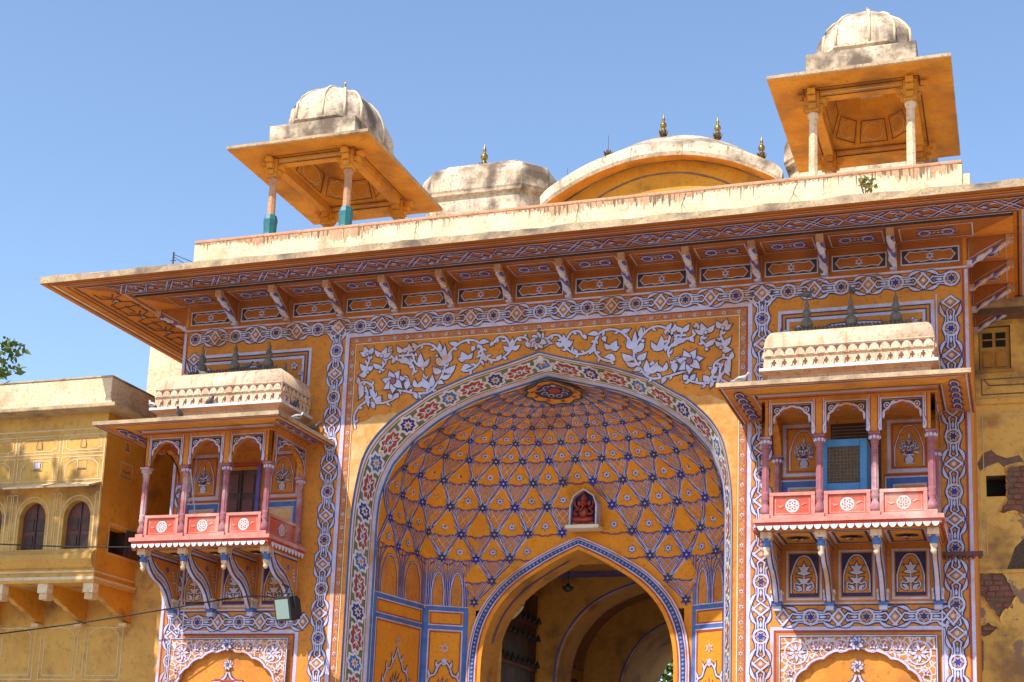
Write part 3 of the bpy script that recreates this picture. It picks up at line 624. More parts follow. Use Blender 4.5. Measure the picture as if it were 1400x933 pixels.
# --- inner arch and passage
pa = MB(); pi_, _ = resample(full(PASS), 90); po_, _ = resample(full(PASO), 90)
pa.loft([[(x, 2.30, z), (a, 2.30, b)] for (x, z), (a, b) in zip(po_, pi_)], 'vault_orange')
pa.loft([[(a, 2.30, b), (a, 3.1, b)] for a, b in pi_], 'passage'); pa.loft([[(a, 2.30, b), (a, 2.36, b)] for a, b in po_], 'vault_orange')
parch_ = pa.build('inner_arch', gate)
p = Paint(lambda x, z, h: (x, 2.30 - h, z))
lp = lambda t: [(a + (x - a) * t, b + (z - b) * t) for (a, b), (x, z) in zip(pi_, po_)]
p.rib(lp(.95), .03, 'lav'); p.rib(lp(.62), .10, 'navy'); p.rib(lp(.82), .018, 'lav'); p.rib(lp(.42), .016, 'lav'); p.rib(lp(.3), .022, 'red'); p.rib(lp(.88), .014, 'red', 1)
dots, LD = resample(lp(.62), 200)
for x, z in dots:
    if z > 3.2: p.disc(x, z, .028, 'midblue', 1, 8); p.disc(x, z, .008, 'lav', 2, 6)
p.build('painted_border', parch_, fixn=False)
p = Paint(lambda s, y, h: (s[0] * .985, y, s[1] - .01)); 
for y0, rng in ((2.62, (30, 44)), (2.62, (18, 27)), (2.62, (46, 60))):
    q = pi_[rng[0]:rng[1]]; p.loft([[(x * .985, y0, z - .012), (x * .985, y0 + .05, z - .012)] for x, z in q], 'violet')
p.build('painted_lines', parch_, fixn=False)
def archwall(y0, y1, hw, zs, zap, m, name, X=2.4, top=7.0):
    T = [(hw, 0), (hw, zs), (hw * .97, zs + (zap - zs) * .25), (hw * .84, zs + (zap - zs) * .52), (hw * .6, zs + (zap - zs) * .76), (hw * .3, zs + (zap - zs) * .91), (0, zap)]
    C_ = full(T); h_ = [q for q in C_ if q[0] <= 0]; b = MB()
    for sg in (-1, 1): b.loft([[(sg * X, y0, z), (sg * -x, y0, z), (sg * -x, y1, z)] for x, z in h_], m)
    b.add([(-X, y0, zap), (X, y0, zap), (X, y0, top), (-X, y0, top)], [(0, 1, 2, 3)], m)
    o = b.build(name, gate); p = Paint(lambda x, z, h: (x, y0 - h, z)); C2 = [(x * 1.05, z + .05) for x, z in C_]
    p.rib(C2, .035, 'violet'); p.rib([(x * 1.02, z + .02) for x, z in C_], .015, 'lav', 1); p.build('painted_lines', o, fixn=False); return o
archwall(6.2, 7.0, 1.5, 4.1, 5.88, 'passage', 'passage_arch'); archwall(9.2, 12.0, 1.12, 3.9, 5.62, 'passage', 'passage_arch')
tn = MB()
for sg in (-1, 1):
    tn.add([(sg * 1.9, 3.1, 0), (sg * 1.9, 11.9, 0), (sg * 1.9, 11.9, 7), (sg * 1.9, 3.1, 7)], [(0, 1, 2, 3)], 'passage')
    tn.add([(sg * 1.5, 3.1, 0), (sg * 1.9, 3.1, 0), (sg * 1.9, 3.1, 7), (sg * 1.5, 3.1, 7)], [(0, 1, 2, 3)], 'passage')
tn.add([(-2.6, 3.1, 6.3), (2.6, 3.1, 6.3), (2.6, 11.9, 6.3), (-2.6, 11.9, 6.3)], [(0, 1, 2, 3)], 'passage')
tn.add([(-2, 3.1, 5.7), (2, 3.1, 5.7), (2, 3.1, 6.4), (-2, 3.1, 6.4)], [(0, 1, 2, 3)], 'passage')
tn.box(-1.9, 1.9, 5.9, 6.18, 6.08, 6.3, 'passage'); tn.box(-1.9, 1.9, 5.88, 6.18, 6.02, 6.079, 'violet')
tun = tn.build('passage_wall', gate)
p = Paint(lambda x, z, h: (-1.9 + h, x, z))
for y in (7.6, 8.6):
    p.both(cusped(y, 3.9, .42, .45, 7, .12, 2.), .03, 'violet', 'ink'); p.frame(y - .55, 2, y + .55, 4.6, .03, 'violet')
p.build('painted_niches', tun, fixn=False)
vt = MB()
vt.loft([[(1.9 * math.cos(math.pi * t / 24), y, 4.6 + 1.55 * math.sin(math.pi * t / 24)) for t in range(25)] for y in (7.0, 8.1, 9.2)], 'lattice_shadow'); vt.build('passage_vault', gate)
# ------------------------------------------------------------------ eave
ev = MB(); E, IN = 1.63, .6; YB = 7.5
def ring3(e, z): return [(-6 - e, YB, z), (-6 - e, -e, z), (6 + e, -e, z), (6 + e, YB, z)]
inner, outer, otop, itop = ring3(IN, 9.53), ring3(E, 9.425), ring3(E, 9.525), ring3(.0, 10.2)
nseg = 60
def sub(r, jit=0.):
    out = []
    for k, (a, b) in enumerate(zip(r, r[1:])):
        for i in range(nseg): t = i / nseg; out.append(tuple(a[c] + (b[c] - a[c]) * t + (random.uniform(-jit, jit) if i else 0) for c in range(3)))
    out.append(r[-1]); return out
si, so_, st, sp = sub(inner), sub(outer), sub(otop, .016), sub(itop)
def seg_loft(A, B, m, k): ev.loft([A[k * nseg:(k + 1) * nseg + 1], B[k * nseg:(k + 1) * nseg + 1]], m)
for k in range(3):
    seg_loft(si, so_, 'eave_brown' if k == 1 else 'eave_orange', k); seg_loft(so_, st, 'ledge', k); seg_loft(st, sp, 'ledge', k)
c0, c1 = ring3(.0, 9.49), ring3(IN, 9.49)
for k in range(3): ev.add([c0[k], c1[k], c1[k + 1], c0[k + 1]], [(0, 1, 2, 3)], 'eave_brown' if k == 1 else 'eave_orange'); ev.add([c1[k], c1[k + 1], inner[k + 1], inner[k]], [(0, 1, 2, 3)], 'ink')
eave = ev.build('eave', gate)
UF = lambda x, v, h: (x, -IN - v, 9.53 - .102 * v - h)
p = Paint(UF)
for v, wd, m in ((.03, .03, 'lav'), (.10, .02, 'ink'), (.13, .02, 'lav'), (.62, .02, 'lav'), (.66, .02, 'ink'), (.80, .02, 'lav'), (.90, .025, 'eave_orange')):
    p.rib([(-6.55 - v, v), (6.55 + v, v)], wd, m, 1)
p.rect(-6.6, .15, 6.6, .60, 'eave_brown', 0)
x = -6.75; k = 0
while x < 6.6:
    for d in (0, .09):
        for u0, u1 in (((x + d, .17), (x + d + .3, .58)), ((x + .3 + d, .17), (x + d, .58))): p.rib([u0, u1], .05, 'blue' if d else 'violet', 1); p.rib([u0, u1], .018, 'lav', 2)
    for q in (.2, .55):
        L_ = [(x + .36, q), (x + .5, q), (x + .6, .375), (x + .72, q), (x + .82, q)]; p.rib(L_, .05, 'blue', 1); p.rib(L_, .018, 'lav', 2)
    p.rib([(x + .42, .375), (x + .5, .5), (x + .58, .375), (x + .5, .25)], .04, 'violet', 2, True); p.rib([(x + .42, .375), (x + .5, .5), (x + .58, .375), (x + .5, .25)], .014, 'lav', 3, True)
    p.star(x + .7, .375, .09, 'violet', 2); p.star(x + .7, .375, .055, 'lav', 3)
    for q in (.27, .48): p.leaf((x + .46, q), (x + .34, q + (.04 if q > .4 else -.04)), .05, .1, 'lav', 'violet', 2); p.leaf((x + .76, q), (x + .88, q), .05, .1, 'lav', 'violet', 2)
    x += .82
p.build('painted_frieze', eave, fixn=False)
for sg in (-1, 1):
    US = lambda y, v, h: (sg * (6 + IN + v), y, 9.53 - .102 * v - h); p = Paint(US)
    for v, wd, m in ((.06, .02, 'ink'), (.12, .03, 'lav'), (.66, .02, 'ink'), (.74, .02, 'ink'), (.88, .03, 'band_cream'), (.94, .015, 'ink')): p.rib([(-IN - v, v), (7, v)], wd, m, 1)
    y = -.9
    while y < 6:
        p.both([(y, .2), (y + .2, .2), (y + .3, .38), (y + .2, .56), (y, .56)], .016, 'eave_orange', 'ink', .02, 1); p.both([(y + .75, .2), (y + .5, .2), (y + .42, .38), (y + .5, .56), (y + .75, .56)], .016, 'eave_orange', 'ink', .02, 1)
        p.star(y + .36, .38, .085, 'ink', 1, 8); p.star(y + .36, .38, .05, 'lav', 2, 8); p.rib([(y + .66, .15), (y + .66, .6)], .02, 'ink', 1); p.rib([(y + .6, .38), (y + .9, .38)], .02, 'ink', 1); p.rib([(y + .1, .28), (y + .24, .38), (y + .1, .48)], .02, 'ink', 1)
        y += .78
    p.build('painted_frieze', eave, fixn=False)
# brackets under the eave
bk = MB(); prof = [(0, 0), (0, .365), (-.575, .365), (-.56, .30), (-.46, .26), (-.34, .20), (-.2, .11), (-.1, .03)]
bk.prism(prof, lambda y, z, d: (d, y, 9.12 + z), -.035, .035, 'eave_brown', 'lav')
for s2 in (-1, 1):
    for wd, m, hh in ((.02, 'lav', .004),): bk.tube([(s2 * .036, -.03, 9.47), (s2 * .036, -.03, 9.19), (s2 * .036, -.2, 9.29), (s2 * .036, -.36, 9.375), (s2 * .036, -.5, 9.45)], .007, 'lav', 4)
bc = [(-.06 - .47 * t / 14, 9.135 + .25 * (t / 14) ** .85) for t in range(15)]
for ph, rr, mm in ((0, .026, 'lav'), (2.1, .024, 'lav'), (4.2, .02, 'violet'), (1.0, .018, 'band_cream')):      # twisted leaf carving
    bk.tube([(.034 * math.sin(k * .75 + ph), y - .012 * math.cos(k * .75 + ph), z + .02 * math.cos(k * .75 + ph)) for k, (y, z) in enumerate(bc)], [rr * (1 + .3 * math.sin(k * 1.9 + ph)) for k in range(15)], mm, 6)
bk.box(-.05, .05, -.60, -.50, 9.385, 9.485, 'rust_cap'); bk.box(-.045, .045, -.07, 0, 9.10, 9.17, 'lav')
bk0 = bk.build('bracket', eave, loc=(0, 0, 0)); me = bk0.data
BX = [-5.09 + .922 * k for k in range(12)]
bk0.location = (BX[0], 0, 0)
for x in BX[1:]: inst(bk0, eave, (x, 0, 0))
for k in range(8):
    y = .06 + .92 * k
    inst(bk0, eave, (6, y, 0), R(90))
    if k < 2: inst(bk0, eave, (-6, y, 0), R(-90))
def wallpanel(p, a, b):
    p.frame(a, 9.165, b, 9.375, .018, 'lav', 1); p.rect(a, 9.165, b, 9.375, 'ink', 0)
    c = (a + b) / 2; w_ = (b - a) / 2
    A = [(c - w_ * .88, 9.27), (c - w_ * .72, 9.345), (c - w_ * .45, 9.33), (c - w_ * .25, 9.345), (c, 9.33), (c + w_ * .25, 9.345), (c + w_ * .45, 9.33), (c + w_ * .72, 9.345), (c + w_ * .88, 9.27)]
    A = A + [(x, 18.54 - z) for x, z in A[::-1]][1:-1]
    p.poly(A, 'eave_brown', 1); p.rib(A, .012, 'lav', 2, True); p.star(c, 9.27, .062, 'lav', 2); p.star(c, 9.27, .03, 'violet', 3)
def sofpanel(p, a, b, v0=.08, v1=.5):
    p.frame(a, v0, b, v1, .018, 'lav', 1); c = (a + b) / 2; m_ = (v0 + v1) / 2
    for s2 in (-1, 1):
        p.both(arcpts(c + s2 * .15, m_, .075, 0, 6.283, 12), .02, 'lav', 'violet', .03, 1); p.star(c + s2 * .15, m_, .05, 'violet', 2)
        p.both([(c - .25, m_ + s2 * .11), (c - .1, m_ + s2 * .09), (c, m_ + s2 * .07), (c + .1, m_ + s2 * .09), (c + .25, m_ + s2 * .11)], .014, 'lav', 'violet', .02, 1)
    p.star(c - .03, m_, .025, 'lav', 2); p.star(c + .03, m_, .025, 'lav', 2)
SOF = lambda x, v, h: (x, -v, 9.49 - h)
edges = [-6.0] + BX + [6.0]
for a, b in zip(edges, edges[1:]):
    p = Paint(); wallpanel(p, a + .1, b - .1); p.rect(a + .05, 9.09, b - .05, 9.48, 'eave_brown', -.6); p.build('frieze_panel', eave, fixn=False)
    p = Paint(SOF); sofpanel(p, a + .11 - (.2 if a < -5.9 else 0), b - .11 + (.2 if b > 5.9 else 0)); p.build('coffer_panel', eave, fixn=False)
for sg in (-1, 1):
    for k in range(6 if sg > 0 else 2):
        y = .06 + .92 * k
        p = Paint(lambda u, z, h: (sg * (6 + h), u, z)); wallpanel(p, y + .1, y + .82); p.rect(y + .04, 9.09, y + .88, 9.48, 'eave_orange', -.6); p.build('frieze_panel', eave, fixn=False)
        p = Paint(lambda u, v, h: (sg * (6 + v), u, 9.49 - h)); sofpanel(p, y + .1, y + .82); p.build('coffer_panel', eave, fixn=False)
# ------------------------------------------------------------------ parapet and roof
pp = MB()
def para(x0, x1, y0, y1, z1=10.56):
    pp.box(x0, x1, y0, y1, 10.0, z1, 'cream')
    pp.box(x0 - .0, x1 + .0, y0 - .012, y1 + .012, z1, z1 + .055, 'rust_cap')
para(-5.97, 5.97, .0, .32); para(-5.97, -5.65, .33, 7.6); para(5.65, 5.97, .33, 7.6)
pp.box(5.975, 6.07, .02, .4, 10.0, 10.42, 'cream')
par = pp.build('parapet', gate, bevel=.015)
rnd = random.Random(31); q = Paint(lambda x, z, h: (x, -h, z), .0015); x = -5.95
while x < 5.9:                                   # rusty run-off below the coping, in clusters
    k_ = max(0, math.sin(x * 1.3) + .6 * math.sin(x * 3.7 + 1) + .3); wd = rnd.uniform(.012, .05); l = rnd.uniform(.01, .05) + k_ * rnd.uniform(.02, .13)
    q.poly([(x - wd / 2, 10.56), (x + wd / 2, 10.56), (x + wd * .4, 10.56 - l * .7), (x + wd * .1, 10.56 - l), (x - wd * .3, 10.56 - l * .75)], 'rust_cap' if rnd.random() < .8 else 'stain_dark'); x += wd * rnd.uniform(.5, 1.0)
for x0 in (-2.05, .55, 2.15, 3.75):
    X_ = x0; C_ = []
    for t in range(16): C_.append((X_, 10.55 - .032 * t)); X_ += rnd.uniform(-.022, .014)
    q.rib(C_, .011, 'stain_dark', 1, taper=True); q.rib([C_[5]] + [(C_[5][0] + .02 * t + rnd.uniform(-.008, .008), C_[5][1] - .035 * t) for t in range(1, 6)], .007, 'stain_dark', 1, taper=True)
for k in range(70):
    x0 = rnd.uniform(-5.9, 5.9); l = rnd.uniform(.03, .2); q.rib([(x0, 10.555), (x0 + rnd.uniform(-.004, .004), 10.555 - l)], rnd.uniform(.008, .022), 'stain_dark', .5, taper=True)
q.build('weather_stains', par, fixn=False)
rf = MB(); rf.box(-5.95, 5.95, .1, 12, 10.0, 10.18, 'cream'); rf.build('roof', gate)
# ------------------------------------------------------------------ balconies (parts of the gatehouse)
YF = -1.06
def balcony(c, sg):
    B = empty('balcony', (c, 0, 5.3), gate)
    tag(B, 'overhanging pink railed balcony with a dark wooden door behind' if sg < 0 else 'overhanging pink railed balcony with a blue cooler behind its railing')
    XS = [-1.03, -.343, .343, 1.03]
    # floor slab with scalloped fringe
    m = MB(); m.box(c - 1.17, c + 1.17, YF - .10, 0, 5.415, 5.47, 'pink_pale'); m.box(c - 1.14, c + 1.14, YF - .07, 0, 5.36, 5.414, 'pink'); m.box(c - 1.12, c + 1.12, YF - .03, 0, 5.33, 5.359, 'ochre')
    n = 22
    for k in range(n):
        x = c - 1.12 + 2.24 * (k + .5) / n
        m.prism([(x + .047 * math.cos(a), 5.37 + .06 * math.sin(a)) for a in [math.pi + math.pi * i / 6 for i in range(7)]], lambda u, z, d: (u, d, z), YF - .105, YF - .071, 'white', 'red')
    for s2 in (-1, 1):
        for k in range(10):
            y = -.06 - 1.02 * (k + .5) / 10
            m.prism([(y + .047 * math.cos(a), 5.37 + .075 * math.sin(a)) for a in [math.pi + math.pi * i / 6 for i in range(7)]], lambda u, z, d: (d, u, z), c + s2 * 1.141, c + s2 * 1.172, 'white', 'red')
    m.build('floor', B)
    p = Paint(lambda x, y, h: (c + x, y, 5.33 - h))
    for k in range(3):
        a = XS[k] + .1; b = XS[k + 1] - .1; p.rect(a, -.95, b, -.12, 'soffit'); p.frame(a, -.95, b, -.12, .03, 'lav', 1); p.frame(a + .04, -.9, b - .04, -.17, .03, 'navy', 1)
        x = (a + b) / 2; p.poly([(x + .15 * math.cos(t), -.55 + .12 * math.sin(t)) for t in [i * .3927 for i in range(16)]], 'ink', 1); p.flower(x, -.55, .1, 6, 'filigree', 'ink', 'ink', 2)
    p.build('floor_panel', B, fixn=False)
    # railing panels
    def rail(name, F, a, b):
        m = MB(); 
        def bx(u0, u1, z0, z1, d0, d1, mm):
            vs = [F(u, z, d) for u in (u0, u1) for z in (z0, z1) for d in (d0, d1)]
            m.add(vs, [(0, 1, 3, 2), (4, 6, 7, 5), (0, 4, 5, 1), (2, 3, 7, 6), (0, 2, 6, 4), (1, 5, 7, 3)], mm)
        bx(a, b, 5.47, 5.80, -.025, 0, 'pink'); bx(a, b, 5.77, 5.815, .0005, .03, 'pink_pale'); bx(a, b, 5.472, 5.515, .0005, .03, 'pink_pale'); bx(a, a + .05, 5.516, 5.769, .0005, .028, 'pink_pale'); bx(b - .05, b, 5.516, 5.769, .0005, .028, 'pink_pale')
        o = m.build(name, B, bevel=.004); q = Paint(F, .003); x = (a + b) / 2; z = 5.642
        q.frame(a + .075, 5.54, b - .075, 5.745, .012, 'pink_pale', 0)
        q.rib(arcpts(x, z, .082, 0, 6.283, 20), .012, 'white', 0)
        for k in range(6): t = k * math.pi / 3; q.rib(arcpts(x + .04 * math.cos(t), z + .04 * math.sin(t), .036, 0, 6.283, 10), .011, 'white', 0)
        for s3 in (-1, 1): q.leaf((x + s3 * .11, z), (x + s3 * .2, z + .02), .03, .2, 'pink_pale', None, 0)
        q.add([], [], 'white'); q.build('painted_roundel', o if False else B, fixn=False)
    for k in range(3): rail('railing_panel', lambda u, z, d: (c + u, YF - d, z), XS[k] + .055, XS[k + 1] - .055)
    rail('railing_panel', lambda u, z, d: (c + 1.03 + d, u, z), YF + .06, -.09); rail('railing_panel', lambda u, z, d: (c - 1.03 - d, u, z), YF + .06, -.09)
    # columns
    cols = [(x, YF) for x in XS] + [(-1.03, -.05), (1.03, -.05)]
    for x, y in cols:
        m = MB(); C = (c + x, y, 5.47)
        m.box(C[0] - .062, C[0] + .062, y - .062, y + .062, 5.47, 5.53, 'pink_pale')
        m.lathe([(.045, .06), (.062, .09), (.066, .13), (.048, .18), (.036, .21), (.05, .24), (.055, .27), (.045, .31), (.052, .33), (.045, .36)], C, 'column_pink', 12)
        vs = []; N = 16
        pr = [(.047, .36), (.046, .6), (.043, .93)]
        for r, z in pr:
            for k in range(N): a = 2 * math.pi * k / N; rr = r * (1 if k % 2 else .86); vs.append((C[0] + rr * math.cos(a), y + rr * math.sin(a), C[2] + z))
        m.add(vs, [(j * N + k, j * N + (k + 1) % N, (j + 1) * N + (k + 1) % N, (j + 1) * N + k) for j in range(2) for k in range(N)], 'column_pink')
        m.lathe([(.045, .93), (.055, .945), (.046, .96), (.052, .99), (.072, 1.03), (.078, 1.045), (.06, 1.05)], C, 'column_pink', 12)
        for k in range(8): a = k * math.pi / 4; m.ball((C[0] + .058 * math.cos(a), y + .058 * math.sin(a), 6.49), .022, 'lav', 5, 1, 1, 1.3)
        m.box(C[0] - .07, C[0] + .07, y - .07, y + .07, 6.521, 6.55, 'column_pink')
        m.build('column', B)
    # arcade: piers and cusped arches
    def bay(name, F, a, b):
        m = MB(); x = (a + b) / 2; hw = (b - a) / 2 - .075; cu = cusped(x, 6.56, hw, .34, 7, .16, .0, .12); top = 7.03
        L_ = [q for q in cu if q[0] <= x + 1e-6]; L_[-1] = (x, L_[-1][1])
        for f, side in ((lambda u: u, a), (lambda u: 2 * x - u, b)):
            m.loft([[F(side, z, .0), F(f(u), z, .0), F(f(u), z, -.1), F(side, z, -.1)] for u, z in L_], 'ochre')
            m.add([F(side, L_[-1][1], 0), F(x, L_[-1][1], 0), F(x, top, 0), F(side, top, 0)], [(0, 1, 2, 3)], 'ochre'); m.add([F(side, L_[-1][1], -.1), F(x, L_[-1][1], -.1), F(x, top, -.1), F(side, top, -.1)], [(0, 1, 2, 3)], 'ochre')
        m.build(name, B); q = Paint(F, .003)
        q.both(cu, .022, 'lav', 'red', .014, 1); q.rib([(a + .085, 6.57), (a + .085, 6.98), (b - .085, 6.98), (b - .085, 6.57)], .02, 'lav', 1); q.rib([(a + .1, 6.6), (a + .1, 6.965), (b - .1, 6.965), (b - .1, 6.6)], .01, 'navy', 2)
        for s3 in (-1, 1):
            e = x + s3 * (hw - .03)
            q.poly([(e, 6.95), (x + s3 * .03, 6.95), (x + s3 * .08, 6.90 + .035), (x + s3 * hw * .5, 6.86), (x + s3 * hw * .78, 6.78), (e, 6.66)], 'ink', 0)
            q.both(arcpts(e - s3 * .055, 6.885, .035, 0, 6.283, 12), .012, 'lav', 'navy', .012, 1); q.disc(e - s3 * .055, 6.885, .014, 'lav', 2, 8)
            q.leaf((e - s3 * .1, 6.90), (x + s3 * .07, 6.945), .026, .1, 'lav', None, 1); q.leaf((e - s3 * .02, 6.83), (e - s3 * .015, 6.70), .024, 0, 'lav', None, 1); q.leaf((e - s3 * .1, 6.87), (e - s3 * .17, 6.85), .022, 0, 'violet', None, 1)
        for u in (a, b): q.rib([(u + (.06 if u == a else -.06), 6.56), (u + (.06 if u == a else -.06), 7.03)], .014, 'lav', 0); q.rib([(u + (.045 if u == a else -.045), 6.56), (u + (.045 if u == a else -.045), 7.03)], .01, 'red', 0)
        q.build('painted_arch', B, fixn=False)
    for k in range(3): bay('arch', lambda u, z, d: (c + u, YF - .055 - d, z), XS[k], XS[k + 1])
    bay('arch', lambda u, z, d: (c + 1.085 + d, u, z), YF, -.0); bay('arch', lambda u, z, d: (c - 1.085 - d, u, z), YF, -.0)
    # entablature, sloping eave
    m = MB(); m.box(c - 1.12, c + 1.12, YF - .09, 0, 7.03, 7.10, 'ochre')
    e0, e1 = (1.12, YF - .09), (1.54, -1.85)
    def rg(hw, y, z): return [(c - hw, 0, z), (c - hw, y, z), (c + hw, y, z), (c + hw, 0, z)]
    A, Bq, Cq, Dq = rg(1.12, YF - .09, 7.101), rg(1.54, -1.80, 7.045), rg(1.54, -1.80, 7.10), rg(1.05, -.98, 7.34)
    for k in range(3):
        m.add([A[k], A[k + 1], Bq[k + 1], Bq[k]], [(0, 1, 2, 3)], 'soffit' if k == 1 else 'ochre'); m.add([Bq[k], Bq[k + 1], Cq[k + 1], Cq[k]], [(0, 1, 2, 3)], 'ledge'); m.add([Cq[k], Cq[k + 1], Dq[k + 1], Dq[k]], [(0, 1, 2, 3)], 'ledge')
    m.build('balcony_eave', B)
    q = Paint(lambda x, v, h: (c + x, YF - .09 - .65 * v, 7.10 - .055 * v - h))
    for v, wd, mm in ((.06, .04, 'lav'), (.12, .03, 'ink'), (.75, .03, 'lav'), (.81, .03, 'ink'), (.93, .05, 'lav')): q.rib([(-1.12 - .42 * v, v), (1.12 + .42 * v, v)], wd, mm, 1)
    q.build('painted_frieze', B, fixn=False)
    for s2 in (-1, 1):
        q = Paint(lambda y, v, h: (c + s2 * (1.12 + .42 * v), y, 7.10 - .055 * v - h))
        for v, wd, mm in ((.06, .04, 'ink'), (.12, .04, 'lav'), (.86, .04, 'lav'), (.93, .03, 'ink')): q.rib([(YF - .09 - .65 * v, v), (0, v)], wd, mm, 1)
        y = -1.3
        while y < -.1: q.both(arcpts(y, .5, .12, 0, 6.283, 12), .035, 'lav', 'navy', .04, 1); q.leaf((y + .1, .3), (y + .22, .7), .09, .2, 'violet', 'navy', 1); q.star(y, .5, .07, 'violet', 2); y += .25
        q.build('painted_frieze', B, fixn=False)
    q = Paint(lambda x, z, h: (c + x, YF - .09 - h, z)); q.rib([(-1.12, 7.085), (1.12, 7.085)], .02, 'lav'); q.rib([(-1.12, 7.045), (1.12, 7.045)], .014, 'red'); q.build('painted_lines', B, fixn=False)
    # roof block: cove, ledge, carved frieze, bowed top
    m = MB(); yb = -.93; hw = 1.08
    m.loft([rg(hw - .03, -.93, 7.30), rg(hw - .05, -.92, 7.42), rg(hw + .0, -.95, 7.45), rg(hw + .05, -1.0, 7.475)], 'rust_cap'); m.loft([rg(hw + .05, -1.0, 7.475), rg(hw + .05, -1.0, 7.515), rg(hw, yb, 7.53)], 'white')
    m.loft([rg(hw, yb, 7.53), rg(hw, yb, 7.82)], 'cream_box')
    bow = [rg(hw - .13 * (1 - math.cos(t)) , yb + .14 * (1 - math.cos(t)), 7.82 + .24 * math.sin(t)) for t in [i * math.pi / 12 for i in range(7)]]
    m.loft(bow, 'cream_box', smooth=True); T = bow[-1]; m.add(T, [(0, 1, 2, 3)], 'cream_box'); 
    m.loft([rg(hw + .005, yb - .005, 7.80), rg(hw + .012, yb - .012, 7.81), rg(hw + .005, yb - .005, 7.82)], 'cream_box')
    m.build('balcony_roof', B)
    fz = MB(); n = 16
    def carve(F, L0, L1, n):
        for k in range(n):
            x = L0 + (L1 - L0) * (k + .5) / n; d = (L1 - L0) / n
            fz.prism([(x + d * .495 * math.cos(a), 7.682 + .1 * math.sin(a)) for a in [math.pi * i / 8 for i in range(9)]], F, 0, .022, 'cream_box')
            fz.prism([(x + d * .36 * math.cos(a), 7.69 + .068 * math.sin(a)) for a in [math.pi * i / 8 for i in range(9)]], F, .0225, .03, 'cream_box')
            s_ = .042; cr = [(-1, -.35), (-.35, -.35), (-.35, -1), (.35, -1), (.35, -.35), (1, -.35), (1, .35), (.35, .35), (.35, 1), (-.35, 1), (-.35, .35), (-1, .35)]
            fz.prism([(x + d * .5 + u * s_ * .8, 7.60 + v * s_) for u, v in cr], F, .0015, .004, 'shutter_red')
            fz.prism([(x - d * .18, 7.535), (x + d * .18, 7.535), (x + d * .3, 7.60), (x, 7.645), (x - d * .3, 7.60)], F, 0, .018, 'cream_box')
        fz.prism([(L0 + .01, 7.684), (L1 - .01, 7.684), (L1 - .01, 7.79), (L0 + .01, 7.79)], F, .0015, .004, 'shutter_red')
    carve(lambda u, z, d: (u, yb - d, z), c - hw, c + hw, 16); carve(lambda u, z, d: (c + hw + d, u, z), yb + .03, -.02, 7); carve(lambda u, z, d: (c - hw - d, u, z), yb + .03, -.02, 7)
    fz.build('carved_frieze', B)
    # ridge and finials
    m = MB(); m.loft([rg(.78, -.62, 8.058), rg(.76, -.60, 8.12), rg(.70, -.56, 8.18)], 'finial_grey'); m.add(rg(.70, -.56, 8.18), [(0, 1, 2, 3)], 'finial_grey')
    for k in range(30): x = c - .74 + 1.48 * k / 29; m.tube([(x, -.625, 8.06), (x + .02, -.57, 8.185)], .016, 'finial_grey', 5)
    m.build('ridge', B)
    for x in (-.58, 0, .58):
        m = MB(); m.lathe([(.035, 0), (.075, .03), (.085, .08), (.06, .14), (.03, .16), (.05, .19), (.058, .23), (.04, .28), (.02, .30), (.034, .33), (.03, .36), (.012, .40), (.004, .46)], (c + x, -.50, 8.175), 'finial_grey', 12)
        m.build('finial', B)
    # brackets below
    BXS = [-1.03, -.343, .343, 1.03]
    for x in BXS:
        m = MB(); X = c + x
        low = cat([(0, 4.50), (-.10, 4.56), (-.2, 4.66), (-.30, 4.80), (-.46, 4.92), (-.62, 4.98), (-.76, 5.08), (-.86, 5.22)], 5)
        up = [(-.98, 5.22), (-.98, 5.325), (0, 5.325)]
        m.prism(low + up, lambda y, z, d: (X + d, y, z), -.05, .05, 'ochre', 'lav')
        m.box(X - .07, X + .07, -1.02, -.86, 5.24, 5.325, 'cream_box'); m.lathe([(.012, -.05), (.03, -.03), (.042, .0), (.03, .02), (.045, .05), (.05, .08)], (X, -.94, 5.05), 'cream_box', 10); m.lathe([(.05, .08), (.056, .12), (.045, .16), (.055, .2)], (X, -.94, 5.05), 'midblue', 10)
        m.box(X - .07, X + .07, -.16, 0, 4.56, 4.66, 'lav'); m.box(X - .06, X + .06, -.13, 0, 4.50, 4.559, 'midblue'); m.box(X - .05, X + .05, -.10, 0, 4.44, 4.499, 'lav'); m.box(X - .075, X + .075, -.18, 0, 4.661, 4.70, 'band_cream')
        m.tube([(X, y - .01, z - .012) for y, z in low[6:]], .042, 'lav', 6); m.tube([(X - .03, y - .012, z - .03) for y, z in low[6:]], .014, 'navy', 5); m.tube([(X + .03, y - .012, z - .03) for y, z in low[6:]], .014, 'navy', 5)
        o = m.build('bracket', B)
        for s2 in (-1, 1):
            q = Paint(lambda y, z, h: (X + s2 * (.05 + h), y, z)); cv = [(y, z) for y, z in low]
            q.rib([(y, z + .05) for y, z in cv[4:]], .05, 'lav'); q.rib([(y, z + .085) for y, z in cv[4:]], .022, 'navy', 1); q.rib([(y, z + .12) for y, z in cv[4:-6]], .016, 'lav', 1); q.rib([(-.1, 5.28), (-.9, 5.28)], .03, 'lav'); q.rib([(-.1, 5.25), (-.85, 5.25)], .018, 'navy', 1)
            q.disc(-.36, 5.12, .04, 'violet', 1); q.rib([(-.08, 4.8), (-.08, 5.2)], .02, 'lav', 1)
            for k in range(4): q.rib([(-.12 - .02 * k, 4.95 + .05 * k), (-.2 - .01 * k, 4.95 + .05 * k)], .025, 'lav', 1)
            q.build('painted_lines', B, fixn=False)
